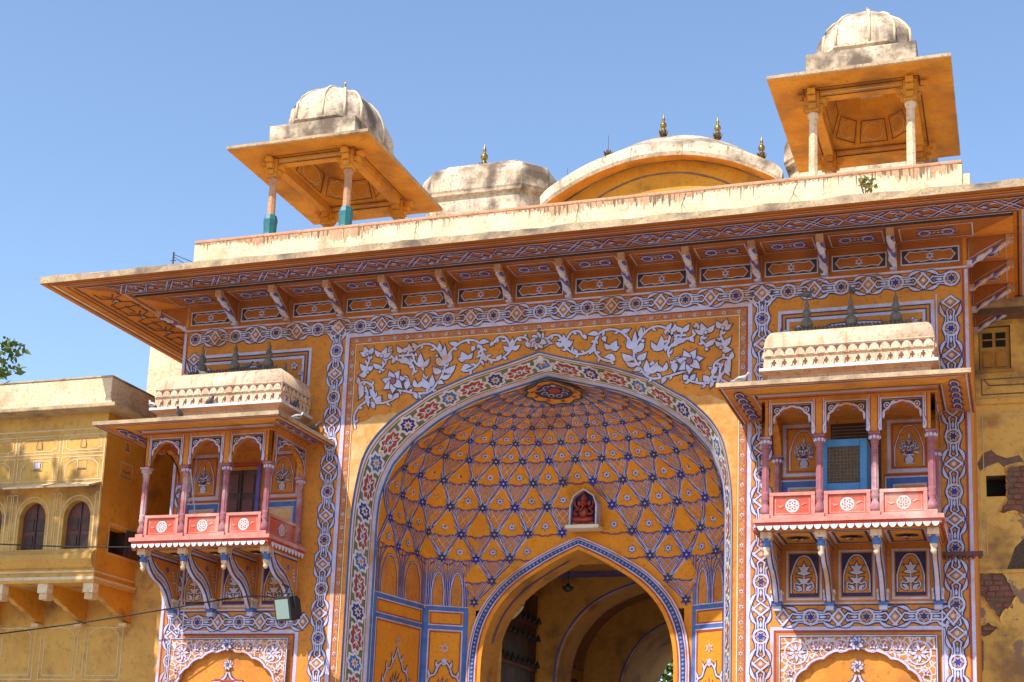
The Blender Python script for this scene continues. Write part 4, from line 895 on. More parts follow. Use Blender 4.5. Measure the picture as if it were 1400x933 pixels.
    for k in range(3):
        a, b = c + BXS[k] + .12, c + BXS[k + 1] - .12; x = (a + b) / 2
        q = Paint(); q.rect(a, 4.6, b, 5.24, 'ochre'); q.frame(a, 4.6, b, 5.24, .026, 'lav', 1); q.rect(a + .03, 4.63, b - .03, 5.21, 'navy', 1)
        A = parch(x, 4.68, (b - a) / 2 - .055, .5); q.poly(A, 'ochre', 2); q.both(A, .018, 'lav', 'ink', .016, 3)
        q.leaf((x, 4.92), (x, 5.10), .07, 0, 'lav', 'ink', 4)
        for s2 in (-1, 1):
            for (u0, v0), (u1, v1), wd in (((0, .27), (.09, .36), .05), ((0, .25), (.10, .26), .045), ((0, .12), (.1, .2), .05), ((.03, .03), (.12, .10), .05)): q.leaf((x + s2 * u0, 4.68 + v0), (x + s2 * u1, 4.68 + v1), wd, .15 * s2, 'lav', 'ink', 4)
            q.both(cat([(x, 4.88), (x + s2 * .05, 4.8), (x + s2 * .11, 4.82), (x + s2 * .12, 4.75), (x + s2 * .06, 4.71), (x + s2 * .03, 4.75)], 4), .016, 'lav', 'ink', .012, 4)
        q.rib([(x, 4.7), (x, 4.95)], .014, 'lav', 5); q.build('flower_panel', B, fixn=False)
    # back wall between columns
    for k, x in enumerate((c - .69, c + .69)):
        q = Paint(h0=.006); a, b = x - .26, x + .26; q.rect(a - .06, 5.5, b + .06, 7.03, 'ochre', -.5)
        q.frame(a, 6.30, b, 6.98, .045, 'lav'); q.frame(a + .045, 6.345, b - .045, 6.94, .014, 'red', 1); A = parch(x, 6.36, .185, .55); q.both(A, .016, 'lav', 'red', .016, 1); vase(q, x, 6.39, .44)
        q.frame(a - .0, 5.5, b + .0, 6.17, .08, 'midblue', 1); q.frame(a + .06, 5.5, b - .06, 6.11, .02, 'lav', 2); q.frame(a - .045, 5.5, b + .045, 6.215, .018, 'lav', 2); q.rect(a - .02, 5.5, b + .02, 6.2, 'ochre_worn', 0); q.rib([(a - .06, 6.25), (b + .06, 6.25)], .018, 'red', 1)
        q.build('painted_panel', B, fixn=False)
    if sg < 0:
        m = MB(); m.box(c - .27, c + .27, -.035, -.012, 5.47, 6.72, 'wood')
        for s2 in (-1, 1):
            for z in (5.55, 5.95, 6.35): m.box(c + s2 * .135 - .09, c + s2 * .135 + .09, -.05, -.0352, z, z + .3, 'shutter_red')
        m.box(c - .012, c + .012, -.06, -.0353, 5.47, 6.72, 'wood'); m.box(c - .33, c - .272, -.06, -.01, 5.47, 6.78, 'violet'); m.box(c + .272, c + .33, -.06, -.01, 5.47, 6.78, 'violet'); m.box(c - .33, c + .33, -.062, -.01, 6.781, 6.83, 'red')
        m.build('door', B, bevel=.004)
    else:
        m = MB(); m.box(c - .33, c + .33, -.02, -.01, 5.47, 6.98, 'wood')
        for k in range(22): m.box(c - .31, c + .31, -.034, -.021, 6.46 + .022 * k, 6.474 + .022 * k, 'mortar' if k % 2 else 'wood')
        m.build('blind', B)
    return B
balL = balcony(CB[-1], -1); balR = balcony(CB[1], 1)
# ------------------------------------------------------------------ rooftop pavilions
def finial(parent, c, s, m='gold', spike=False, name='finial'):
    b = MB()
    for k in range(8): a = k * math.pi / 4; b.prism([(0, 0), (.11 * s, .06 * s), (.15 * s, .2 * s), (.09 * s, .15 * s), (.04 * s, .12 * s)], lambda u, z, d: (c[0] + u * math.cos(a) - d * math.sin(a), c[1] + u * math.sin(a) + d * math.cos(a), c[2] + z), -.02 * s, .02 * s, 'bronze')
    if spike: b.lathe([(.05 * s, 0), (.08 * s, .12 * s), (.03 * s, .2 * s), (.012 * s, .3 * s), (.006 * s, .75 * s)], c, 'bronze', 8)
    else: b.lathe([(.06 * s, 0), (.07 * s, .12 * s), (.1 * s, .2 * s), (.05 * s, .27 * s), (.06 * s, .29 * s), (.105 * s, .38 * s), (.09 * s, .44 * s), (.04 * s, .5 * s), (.03 * s, .53 * s), (.05 * s, .58 * s), (.025 * s, .66 * s), (.008 * s, .74 * s), (.004 * s, .82 * s)], c, m, 12)
    return b.build(name, parent)
def pavilion(c, turq, label):
    Pv = tag(empty('pavilion', (c, 2.0, 10.18)), label, 'pavilion', 'domed pavilions at the ends of the gatehouse roof')
    y0, y1 = 1.0, 3.06; hx = .70
    for x in (c - hx, c + hx):
        for y in (y0, y1):
            m = MB(); m.box(x - .12, x + .12, y - .12, y + .12, 10.18, 10.62, 'cream'); m.lathe([(.1, 0), (.085, .08), (.07, .3), (.062, 1.36), (.08, 1.4), (.09, 1.43), (.075, 1.46)], (x, y, 10.6), 'rust_cap' if turq else 'cream', 8, False)
            m.box(x - .09, x + .09, y - .09, y + .09, 12.06, 12.14, 'soffit')
            o = m.build('column', Pv)
            if turq and y == y0:
                b = MB(); b.lathe([(.112, 0), (.118, .04), (.105, .14), (.112, .3), (.12, .38), (.10, .46), (.095, .47), (.085, .47)], (x, y, 10.92), 'turquoise', 8, False); b.build('turquoise_paint', o)
            m = MB()
            for dx, dy in ((1, 0), (-1, 0), (0, 1), (0, -1)):
                for k, (r, z) in enumerate(((.1, 12.10), (.16, 12.19), (.22, 12.28))):
                    m.box(x + dx * r * .9 - (.055 if dx == 0 else .05), x + dx * r * .9 + (.055 if dx == 0 else .05), y + dy * r * .9 - (.055 if dy == 0 else .05), y + dy * r * .9 + (.055 if dy == 0 else .05), z + .0007 * (dx + 2 * dy), z + .075, 'soffit')
            m.box(x - .1, x + .1, y - .1, y + .1, 12.141, 12.372, 'soffit'); m.build('capital', Pv)
    m = MB()
    for x in (c - hx, c + hx): m.box(x - .07, x + .07, y0 + .11, y1 - .11, 12.27, 12.40, 'soffit')
    for y in (y0, y1): m.box(c - hx + .11, c + hx - .11, y - .07, y + .07, 12.27, 12.401, 'soffit')
    m.build('beam', Pv)
    ey0, ey1, ex = .42, 3.64, 1.29
    m = MB(); rr = lambda hx_, a, b, z: [(c - hx_, a, z), (c + hx_, a, z), (c + hx_, b, z), (c - hx_, b, z)]
    m.loft([rr(hx - .09, y0 + .09, y1 - .09, 12.41), rr(hx + .12, y0 - .12, y1 + .12, 12.405), rr(ex, ey0, ey1, 12.385)], 'soffit', True)
    m.loft([rr(ex, ey0, ey1, 12.385), rr(ex + .01, ey0 - .01, ey1 + .01, 12.40), rr(ex + .01, ey0 - .01, ey1 + .01, 12.445), rr(.8, .92, 3.14, 12.62)], 'ledge', True)
    m.build('pavilion_eave', Pv)
    q = Paint(lambda x, y, h: (c + x, y, 12.405 - h), .003); q.frame(-hx - .13, y0 - .13, hx + .13, y1 + .13, .018, 'shutter_red')
    q.frame(-ex + .06, ey0 + .06, ex - .06, ey1 - .06, .012, 'eave_orange')
    q.build('painted_lines', Pv, fixn=False)
    for yy, dd in ((y0 - .072, -1), (y1 - .072, -1)):
        q = Paint(lambda x, z, h: (c + x, yy - h, z), .002); q.rib([(-hx + .12, 12.285), (hx - .12, 12.285)], .014, 'shutter_red'); q.rib([(-hx + .12, 12.33), (hx - .12, 12.33)], .016, 'wing_line'); q.rib([(-hx + .12, 12.385), (hx - .12, 12.385)], .012, 'shutter_red'); q.build('painted_lines', Pv, fixn=False)
    # ceiling: octagonal cove with painted panels
    m = MB(); ix, a, b = hx - .09, y0 + .09, y1 - .09; my = (a + b) / 2
    def octo(f, z, ch): X, Y = ix * f, (b - a) / 2 * f; k = ch * X; return [(c - X + k, my - Y, z), (c + X - k, my - Y, z), (c + X, my - Y + k, z), (c + X, my + Y - k, z), (c + X - k, my + Y, z), (c - X + k, my + Y, z), (c - X, my + Y - k, z), (c - X, my - Y + k, z)]
    o1, o2, o3 = octo(1, 12.41, .55), octo(.8, 12.80, .55), octo(.45, 13.02, .5)
    m.loft([o1, o2, o3], 'soffit', True); m.add(o3, [list(range(8))], 'soffit')
    for i, (sx, sy) in enumerate(((-1, -1), (1, -1), (1, 1), (-1, 1))): m.add([(c + sx * ix, my + sy * (b - a) / 2, 12.41), o1[[0, 1, 4, 5][i]], o1[[7, 2, 3, 6][i]]], [(0, 1, 2)], 'soffit')
    m.build('ceiling', Pv)
    for i in range(8):
        A, B_, C_, D_ = [Vector(v) for v in (o1[i], o1[(i + 1) % 8], o2[(i + 1) % 8], o2[i])]
        n = (B_ - A).cross(D_ - A).normalized(); n = n if n.dot(Vector((c, my, 12.0)) - A) > 0 else -n
        F = lambda u, v, h: A.lerp(B_, u).lerp(D_.lerp(C_, u), v) + n * h
        q = Paint(F, .004); q.frame(.1, .12, .9, .9, .03, 'shutter_red', 0); q.rib([(.5 + .3 * math.cos(t) * (1 + .08 * math.cos(8 * t)), .5 + .3 * math.sin(t) * (1 + .08 * math.cos(8 * t))) for t in [k * math.pi / 24 for k in range(48)]], .025, 'wing_line', 1, True)
        q.build('ceiling_panel', Pv, fixn=False)
    # drum and elongated ribbed dome
    m = MB(); m.loft([rr(.80, .92, 3.14, 12.50), rr(.80, .92, 3.14, 12.99)], 'dome_plaster', True); m.add(rr(.80, .92, 3.14, 12.99), [(0, 1, 2, 3)], 'dome_plaster'); m.build('drum', Pv, bevel=.012)
    m = MB(); hx2, hy2, my = .66, .97, 2.03
    def oc(f, z, e=0):
        X, Y = hx2 * f + e, hy2 * f + e; k = .32 * f; return [(c - X + k, my - Y, z), (c + X - k, my - Y, z), (c + X, my - Y + k, z), (c + X, my + Y - k, z), (c + X - k, my + Y, z), (c - X + k, my + Y, z), (c - X, my + Y - k, z), (c - X, my - Y + k, z)]
    m.loft([oc(1, 12.99), oc(1, 13.06), oc(1, 13.10, .045), oc(1, 13.13, .045)], 'dome_plaster', True); m.build('dome_base', Pv)
    m = MB(); NU = 48; prof = [(1.0, 0), (1.0, .17), (.985, .29), (.93, .44), (.83, .58), (.68, .70), (.48, .79), (.25, .845), (.0, .86)]
    ringp = []
    base = oc(1, 0, .03); per_ = []
    for i in range(8):
        A, B_ = Vector(base[i]), Vector(base[(i + 1) % 8]); 
        for k in range(6): per_.append(A.lerp(B_, k / 6))
    rows = []
    for j, (f, z) in enumerate(prof):
        row = []
        t = min(1, max(0, (z - .25) / .5))
        for i, q in enumerate(per_):
            a = math.atan2((q.y - my) / (hy2 + .03), (q.x - c) / (hx2 + .03)); el = Vector((c + (hx2 + .03) * math.cos(a), my + (hy2 + .03) * math.sin(a), 0)); v = Vector((q.x, q.y, 0)).lerp(el, t)
            rib_ = 1 + (.012 if i % 4 == 0 else -.012) * (1 if z > .2 else 0)
            row.append((c + (v.x - c) * max(f, .004) * rib_, my + (v.y - my) * max(f, .004) * rib_, 13.13 + z))
        rows.append(row)
    m.loft(rows, 'dome_plaster', True, True); 
    for i in range(0, len(per_), 4): m.tube([Vector(r[i]) + Vector((0, 0, .004)) for r in rows[:-1]], .022, 'cream', 6)
    m.build('dome', Pv)
    finial(Pv, (c, my, 13.98), .42, 'gold')
    return Pv
pavilion(-4.48, True, 'domed rooftop pavilion with turquoise painted column feet'); pavilion(4.54, False, 'domed rooftop pavilion with plain cream column feet')
# central curved-roof pavilion, behind the parapet
bg_ = tag(empty('curved_roof_pavilion', (0, 8, 10.18)), 'cream rooftop pavilion with a curved arched roof and five finials', 'pavilion')
BC = [(x_, z_ - .14) for x_, z_ in [(2.44, 13.92), (2.3, 14.08), (2.04, 14.24), (1.6, 14.47), (1.17, 14.63), (.6, 14.77), (0, 14.81)]]
lowc = [(-x, z) for x, z in BC] + [(x, z) for x, z in BC[::-1]][1:]
lowc, _ = resample(cat(lowc, 4), 48)
m = MB(); rows = [[], [], [], [], [], []]
for x, z in lowc:
    k = 1 - (x / 2.44) ** 2
    for r, (y, dz, sx) in zip(rows, ((7.35, .02, .96), (7.0, -.03, 1), (6.97, .04, 1.0), (7.0, .26, 1.01), (7.75, .42 + .34 * k, .97), (9.0, .26, 1.0))): r.append((x * sx, y, z + dz))
m.loft(rows[:2], 'soffit'); m.loft(rows[1:4], 'dome_plaster'); m.loft(rows[3:], 'dome_plaster', smooth=True); m.build('curved_roof', bg_)
m = MB(); n = len(lowc); vs = [(x * .94, 7.4, z + .03) for x, z in lowc] + [(x * .94, 7.4, 10.18) for x, z in lowc]; m.add(vs, [(i, i + 1, n + i + 1, n + i) for i in range(n - 1)], 'wing_yellow'); m.box(-2.29, 2.29, 7.41, 8.9, 10.18, 13.8, 'cream'); m.build('wall', bg_)
q = Paint(lambda x, z, h: (x, 7.4 - h, z)); q.rib([(x * .8, z - .22) for x, z in lowc], .04, 'mortar'); q.build('painted_lines', bg_, fixn=False)
for k, (x, sp_) in enumerate(((-2.2, True), (-1.3, True), (-.1, False), (1.06, False), (1.98, False))):
    z = 14.67 - .75 * (x / 2.44) ** 2 - .1 * (x / 2.44) ** 6 + .42 + .34 * (1 - (x / 2.44) ** 2); finial(bg_, (x * .97, 7.75, z - .02), .68, 'gold', sp_)
for sg in (-1, 1):
    b = tag(empty('roof_kiosk', (sg * 4.0, 8.3, 10.18)), 'low cream rooftop kiosk beside the curved roof' + (', in the open next to it' if sg < 0 else ', mostly hidden behind a domed pavilion'), 'kiosk')
    m = MB(); X = sg * 3.85; hx_, y0, y1 = 1.38, 7.0, 9.0
    def oct_(e, z, f=1): H, D = hx_ * f + e, (y1 - y0) / 2 * f + e; k = .42 * f; my = 8.0; return [(X - H + k, my - D, z), (X + H - k, my - D, z), (X + H, my - D + k, z), (X + H, my + D - k, z), (X + H - k, my + D, z), (X - H + k, my + D, z), (X - H, my + D - k, z), (X - H, my - D + k, z)]
    m.loft([oct_(-.06, 10.18), oct_(-.06, 14.24), oct_(.02, 14.29), oct_(.03, 14.34)], 'dome_plaster', True); m.build('wall', b)
    m = MB(); m.loft([oct_(.03, 14.34), oct_(.05, 14.38), oct_(.04, 14.72), oct_(.0, 14.86), oct_(-.1, 14.94), oct_(-.2, 14.97), oct_(-.2, 15.03), oct_(-.5, 15.06)], 'dome_plaster', True); m.add(oct_(-.5, 15.06), [list(range(8))], 'dome_plaster'); m.build('roof', b, bevel=.01)
    finial(b, (X - .1, 7.6, 15.06), .8, 'gold')
# ------------------------------------------------------------------ left wing
wg = tag(empty('palace_wing', (-10, .8, 0)), 'ochre palace wing with cream parapet, arched shutters and heavy scalloped brackets', 'building')
XR, YW, YU = -7.08, .8, -.32
XL = -16
def rarch(x, z0, hw, rise, n=10): zc = z0 + rise - hw * 1.1; return [(x - hw, z0)] + [(x - hw * math.cos(math.pi * k / (2 * n)), zc + hw * 1.1 * math.sin(math.pi * k / (2 * n))) for k in range(2 * n + 1)] + [(x + hw, z0)]
m = MB(); m.add([(XL, YW, 0), (-5.98, YW, 0), (-5.98, YW, 5.2), (XL, YW, 5.2)], [(0, 1, 2, 3)], 'wing_ochre'); m.build('lower_wall', wg)
m = MB(); cyc = [-7.49 - .84 * k for k in range(9)]
# upper wall front with arched openings
for x in cyc:
    C_ = rarch(x, 5.5, .25, .78, 8); a, b = x - .42, x + .42
    L_ = [q for q in C_ if q[0] <= x + 1e-6]
    m.loft([[(a, YU, z), (u, YU, z), (u, YU + .14, z)] for u, z in L_], 'wing_ochre'); m.loft([[(b, YU, z), (2 * x - u, YU, z), (2 * x - u, YU + .14, z)] for u, z in L_], 'wing_ochre')
    m.add([(a, YU, 6.28), (b, YU, 6.28), (b, YU, 7.75), (a, YU, 7.75)], [(0, 1, 2, 3)], 'wing_ochre'); m.add([(a, YU, 4.95), (b, YU, 4.95), (b, YU, 5.5), (a, YU, 5.5)], [(0, 1, 2, 3)], 'wing_ochre')
m.add([(XR, YU, 4.95), (XR, YW, 4.95), (XR, YW, 5.5), (XR, YU, 5.5)], [(0, 1, 2, 3)], 'wing_yellow'); m.add([(XR, YU, 5.9), (XR, YW + 3, 5.9), (XR, YW + 3, 7.9), (XR, YU, 7.9)], [(0, 1, 2, 3)], 'wing_yellow'); m.add([(XR, YU, 5.5), (XR, .0, 5.5), (XR, .0, 5.9), (XR, YU, 5.9)], [(0, 1, 2, 3)], 'wing_yellow'); m.add([(XR, .45, 5.5), (XR, YW, 5.5), (XR, YW, 5.9), (XR, .45, 5.9)], [(0, 1, 2, 3)], 'wing_yellow'); m.add([(XR - .2, 0, 5.4), (XR - .2, .6, 5.4), (XR - .2, .6, 6), (XR - .2, 0, 6)], [(0, 1, 2, 3)], 'dark')
for a, b in ((0, .45),): m.add([(XR, a, 5.5), (XR - .2, a, 5.5), (XR - .2, a, 5.9), (XR, a, 5.9)], [(0, 1, 2, 3)], 'wing_yellow'); m.add([(XR, a, 5.9), (XR - .2, a, 5.9), (XR - .2, b, 5.9), (XR, b, 5.9)], [(0, 1, 2, 3)], 'wing_yellow')
m.add([(XL, YU, 4.95), (XR, YU, 4.95), (XR, YW, 4.95), (XL, YW, 4.95)], [(0, 1, 2, 3)], 'wing_ochre')
m.add([(XR, YW, 4.95), (XR, YW + 3, 4.95), (XR, YW + 3, 5.9), (XR, YW, 5.9)], [(0, 1, 2, 3)], 'wing_yellow'); m.add([(XR, YW, 5.2), (-5.98, YW + .001, 5.2), (-5.98, YW + .001, 6.0), (XR, YW, 6.0)], [(0, 1, 2, 3)], 'wing_ochre')
m.add([(-5.98, 2.6, 5.9), (XR, 2.6, 5.9), (XR, 2.6, 8.5), (-5.98, 2.6, 8.5)], [(0, 1, 2, 3)], 'wing_yellow'); m.add([(-5.98, 2.6, 0), (XR, 2.6, 0), (XR, 2.6, 5.9), (-5.98, 2.6, 5.9)], [(0, 1, 2, 3)], 'wing_yellow')
up = m.build('upper_wall', wg)
for x in cyc[:6]:
    m = MB(); m.prism(rarch(x, 5.5, .26, .79, 8), lambda u, z, d: (u, d, z), YU + .11, YU + .14, 'shutter_red'); 
    for s2 in (-1, 1):
        for z in (5.55, 5.82): m.box(x + s2 * .115 - .075, x + s2 * .115 + .075, YU + .095, YU + .109, z, z + .2, 'wood')
    m.box(x - .012, x + .012, YU + .09, YU + .109, 5.5, 6.25, 'wood'); m.build('shutter', wg)
for k in range(3):
    x = cyc[k * 2] if k else cyc[0]
for x in cyc[:4]:
    m = MB(); m.prism([(YU, 6.54), (YU - .32, 6.43), (YU - .33, 6.455), (YU, 6.575)], lambda y, z, d: (x + d, y, z), -.38, .40, 'cream'); m.build('window_hood', wg)
m = MB(); m.box(XR - .02 - .36, XR + .1, .455, .9, 5.5, 5.93, 'wood'); m.build('side_shutter', wg, bevel=.01)
# mouldings, sill ledge, parapet
m = MB(); 
def mould(e, z0, z1, mm): m.box(XL, XR + e, YU - e, YW, z0, z1, mm)
mould(.035, 5.0, 5.05, 'cream'); mould(.02, 5.12, 5.15, 'wing_line'); mould(.055, 4.951, 4.999, 'wing_ochre')
m.prism([(YU, 5.48), (YU - .03, 5.47), (YU - .10, 5.40), (YU - .12, 5.32), (YU - .04, 5.2), (YU, 5.18)], lambda y, z, d: (d, y, z), XL, XR, 'wing_ochre'); m.build('moulding', wg)
m = MB(); mould(.34, 7.70, 7.765, 'ledge'); m.box(XL, XR + .12, YU - .12, 3.5, 7.766, 7.86, 'cream'); m.box(XL, XR + .07, YU - .07, 3.5, 7.861, 7.93, 'cream'); m.box(XL, XR + .03, YU - .03, 3.5, 7.931, 8.28, 'cream'); m.box(XL, XR + .045, YU - .045, 3.5, 8.281, 8.31, 'ledge'); m.build('parapet', wg, bevel=.01)
# wing brackets
for k in range(7):
    x = XR - .06 - .845 * k; m = MB()
    low = []
    P0 = [(YW, 4.46), (YW - .14, 4.50)]; 
    for i in range(4):
        y = YW - .14 - .22 * i; low += [(y, 4.50 + .085 * i), (y - .06, 4.505 + .085 * i), (y - .14, 4.535 + .085 * i), (y - .2, 4.57 + .085 * i)]
    m.prism(P0 + low + [(YU + .02, 4.84), (YU, 4.95), (YW, 4.95)], lambda y, z, d: (x + d, y, z), -.05, .05, 'wing_yellow', 'wing_ochre')
    m.box(x - .09, x + .09, YU - .03, YU + .12, 4.80, 4.95, 'cream'); m.box(x - .07, x + .07, YU + .0, YU + .16, 4.70, 4.799, 'wing_line'); m.box(x - .07, x + .07, YW - .16, YW, 4.40, 4.455, 'wing_line'); m.build('bracket', wg)
q = Paint(lambda x, z, h: (x, YU - h, z))
for k, x in enumerate(cyc[:5]):
    a, b = x - .39, x + .39
    q.frame(a, 7.06, b, 7.36, .018, 'wing_line'); q.frame(a, 6.62, b, 7.0, .018, 'wing_line')
    A = [(a + .06, 7.14), (a + .1, 7.14), (a + .13, 7.11), (b - .13, 7.11), (b - .1, 7.14), (b - .06, 7.14), (b - .06, 7.28), (b - .1, 7.28), (b - .13, 7.32), (a + .13, 7.32), (a + .1, 7.28), (a + .06, 7.28)]
    q.rib(A, .016, 'wing_line', 0, True); q.poly(parch(x, 7.15, .05, .14), 'wing_ochre', 1); q.rib(parch(x, 7.15, .05, .14), .012, 'mortar', 2)
    q.rib(cusped(x, 6.82, .31, .13, 5, .12, .17), .016, 'wing_line'); q.frame(x - .08, 6.8, x + .08, 6.95, .014, 'wing_line', 1); q.rib([(x - .08, 6.8), (x + .08, 6.8)], .018, 'mortar', 2); 
    if k == 1: q.rect(x - .05, 6.83, x + .05, 6.93, 'lav', 2)
    q.rib(rarch(x, 5.5, .31, .86), .018, 'wing_line'); q.frame(x - .42 + .02, 5.46, x - .42 + .10, 6.4, .012, 'wing_line'); q.frame(x + .42 - .10, 5.46, x + .42 - .02, 6.4, .012, 'wing_line')
q.rib([(XL, 7.45), (XR, 7.45)], .025, 'wing_line'); q.rib([(XR - .015, 4.95), (XR - .015, 7.6)], .02, 'wing_line')
q.build('painted_panels', wg, fixn=False)
q = Paint(lambda x, z, h: (x, YW - h, z))
for k in range(4):
    x = -7.57 - .85 * k; q.rib([(x - .36, 3.55), (x + .36, 3.55), (x + .36, 4.4), (x - .36, 4.4)], .016, 'wing_line', 0, True); q.rib([(x - .29, 3.62)] + cusped(x, 4.2, .29, .2, 5, .12) + [(x + .29, 3.62), (x - .29, 3.62)], .016, 'wing_line')
q.build('painted_panels', wg, fixn=False)
q = Paint(lambda y, z, h: (XR + h, y, z))
q.frame(.19, 7.2, .34, 7.36, .016, 'wing_line'); q.rib([(.2, 7.22), (.33, 7.22)], .02, 'mortar', 1); q.rib([(.28, 7.24), (.25, 7.33)], .03, 'mortar', 1); q.build('wall_hatch', wg, fixn=False); q = Paint(lambda y, z, h: (XR + h, y, z)); q.frame(.12, 6.76, .46, 7.0, .016, 'wing_line'); q.rib([(.13, 6.77), (.45, 6.77)], .02, 'mortar', 1); q.rib([(.2, 6.88), (.27, 6.84), (.35, 6.88), (.4, 6.86)], .02, 'mortar', 1); q.build('wall_hatch', wg, fixn=False); q = Paint(lambda y, z, h: (XR + h, y, z)); q.frame(-.03, 5.47, .93, 5.96, .02, 'wing_line'); q.build('window_surround', wg, fixn=False); q = Paint(lambda y, z, h: (XR + h, y, z)); q.rib([(YU, 5.14), (YW, 5.14)], .03, 'wing_line'); q.rib([(YU, 5.03), (YW, 5.03)], .03, 'wing_line')
q.build('painted_lines', wg, fixn=False)
# cream block standing behind, left of the gatehouse
m = MB(); m.box(-9.36, -6.02, 4.0, 8.0, 0, 10.4, 'cream'); cb = m.build('plain_tower', None, loc=(-7.7, 4, 0)); tag(cb, 'plain cream plastered tower block behind the ochre wing, under the big eave', 'tower')
# ------------------------------------------------------------------ right building
rb = tag(empty('weathered_house', (8, 3, 0)), 'weathered yellow house with peeling plaster, bare bricks and small openings', 'building')
YR = 3.0
m = MB()
holes = [(6.12, 6.40, 6.58, 6.90), (6.06, 6.52, 8.55, 9.24)]
xs = sorted({6.0, 20.} | {v for h in holes for v in h[:2]}); zs = sorted({0., 9.42} | {v for h in holes for v in h[2:]})
for x0, x1 in zip(xs, xs[1:]):
    for z0, z1 in zip(zs, zs[1:]):
        if any(h[0] <= x0 and x1 <= h[1] and h[2] <= z0 and z1 <= h[3] for h in holes): continue
        m.add([(x0, YR, z0), (x1, YR, z0), (x1, YR, z1), (x0, YR, z1)], [(0, 1, 2, 3)], 'peeling')
for x0, x1, z0, z1 in holes:
    m.loft([[(x0, y, z0), (x1, y, z0), (x1, y, z1), (x0, y, z1)] for y in (YR, YR + .3)], 'mortar', True); m.add([(x0, YR + .3, z0), (x1, YR + .3, z0), (x1, YR + .3, z1), (x0, YR + .3, z1)], [(0, 1, 2, 3)], 'dark')
m.box(6.0, 20, YR - .05, YR - .001, 8.0, 8.08, 'peeling'); m.box(6.0, 20, YR - .035, YR - .001, 5.42, 5.47, 'peeling'); m.box(6.0, 20, YR - .5, YR + 3, 9.421, 9.5, 'ledge'); m.box(6.0, 20, YR - .3, YR - .001, 9.33, 9.42, 'mortar')
hw_ = m.build('wall', rb)
m = MB(); m.box(6.07, 6.51, YR + .05, YR + .09, 8.56, 9.23, 'wing_ochre')
for x0 in (6.12, 6.31): m.box(x0, x0 + .14, YR + .03, YR + .05, 8.92, 9.14, 'dark'); m.box(x0, x0 + .14, YR + .025, YR + .049, 8.6, 8.84, 'passage'); m.box(x0 - .0, x0 + .14, YR + .02, YR + .028, 9.02, 9.04, 'passage')
m.box(6.02, 6.56, YR - .03, YR - .002, 9.245, 9.29, 'wing_ochre'); m.box(6.02, 6.56, YR - .03, YR - .002, 8.50, 8.545, 'wing_ochre'); m.build('window', rb)
q = Paint(lambda x, z, h: (x, YR - h, z))
q.frame(6.09, 8.16, 8.2, 8.4, .02, 'mortar'); q.rib([(6.12, 8.4), (6.2, 8.3), (8, 8.28)], .02, 'mortar'); q.rib([(6.09, 7.0), (6.09, 7.88), (8, 7.88)], .014, 'wing_line'); q.rib([(6.09, 7.0), (6.2, 7.0)], .014, 'wing_line'); q.rib([(6.03, 5.6), (6.03, 6.42), (6.3, 6.42)], .014, 'wing_line'); q.rib(cat([(6.12, 5.7), (6.12, 6.2), (6.16, 6.3), (6.24, 6.34)], 4), .014, 'wing_line'); q.rib([(6.03, 6.5), (6.03, 7.0)], .014, 'wing_line')
q.rib([(6.3, 7.62), (6.36, 7.72), (6.42, 7.8), (8, 7.82)], .015, 'wing_line'); q.build('painted_lines', rb, fixn=False)
def brickpatch(poly, seed):
    rnd = random.Random(seed); rag = []
    for (x0, z0), (x1, z1) in zip(poly, poly[1:] + poly[:1]):
        for k in range(5): rag.append((x0 + (x1 - x0) * k / 5 + rnd.uniform(-.014, .014), z0 + (z1 - z0) * k / 5 + rnd.uniform(-.014, .014)))
    poly = rag; cx_, cz_ = sum(p_[0] for p_ in rag) / len(rag), sum(p_[1] for p_ in rag) / len(rag); lip = MB(); rows_ = []
    for f_, d_ in ((1.16, .0012), (1.05, .024), (1.0, .03), (.985, .004)): rows_.append([(cx_ + (x - cx_) * f_, YR - d_ * (rnd.uniform(.75, 1.2) if d_ > .02 else 1), cz_ + (z - cz_) * f_) for x, z in rag])
    lip.loft(rows_, 'peeling', True); lip.build('plaster_edge', hw_, loc=(cx_, YR, cz_))
    q = Paint(lambda x, z, h: (x, YR - h, z), .003); q.poly(poly, 'mortar'); pt = q.build('bare_patch', hw_, fixn=False)
    def inside(x, z):
        r = False
        for (x0, z0), (x1, z1) in zip(poly, poly[1:] + poly[:1]):
            if (z0 > z) != (z1 > z) and x < (x1 - x0) * (z - z0) / (z1 - z0) + x0: r = not r
        return r
    z = min(p_[1] for p_ in poly); row = 0
    while z < max(p_[1] for p_ in poly):
        x = min(p_[0] for p_ in poly) - (.07 if row % 2 else 0)
        while x < max(p_[0] for p_ in poly):
            l = rnd.uniform(.1, .15); h = rnd.uniform(.06, .075)
            if inside(x + l / 2, z + h / 2) and inside(x + .02, z + .02) and inside(x + l - .02, z + h - .02):
                b = MB(); d = rnd.uniform(.008, .028); j = lambda: rnd.uniform(-.008, .008)
                f = [(x + j(), z + j()), (x + l + j(), z + j()), (x + l + j(), z + h + j()), (x + j(), z + h + j())]
                b.add([(u, YR - .001, v) for u, v in f] + [(u + j() * .5, YR - d, v + j() * .5) for u, v in f], [(0, 1, 5, 4), (1, 2, 6, 5), (2, 3, 7, 6), (3, 0, 4, 7), (4, 5, 6, 7)], 'brick' if rnd.random() < .8 else 'mortar')
                b.build('brick', hw_, loc=(x, YR, z), fixn=False)
            x += l + .014
        z += .085; row += 1
brickpatch([(5.95, 5.42), (6.3, 5.42), (6.36, 5.36), (6.42, 5.2), (6.48, 5.08), (6.42, 4.92), (6.3, 4.86), (6.27, 4.74), (6.18, 4.84), (6.1, 4.98), (5.98, 5.12), (5.95, 5.12)], 3)
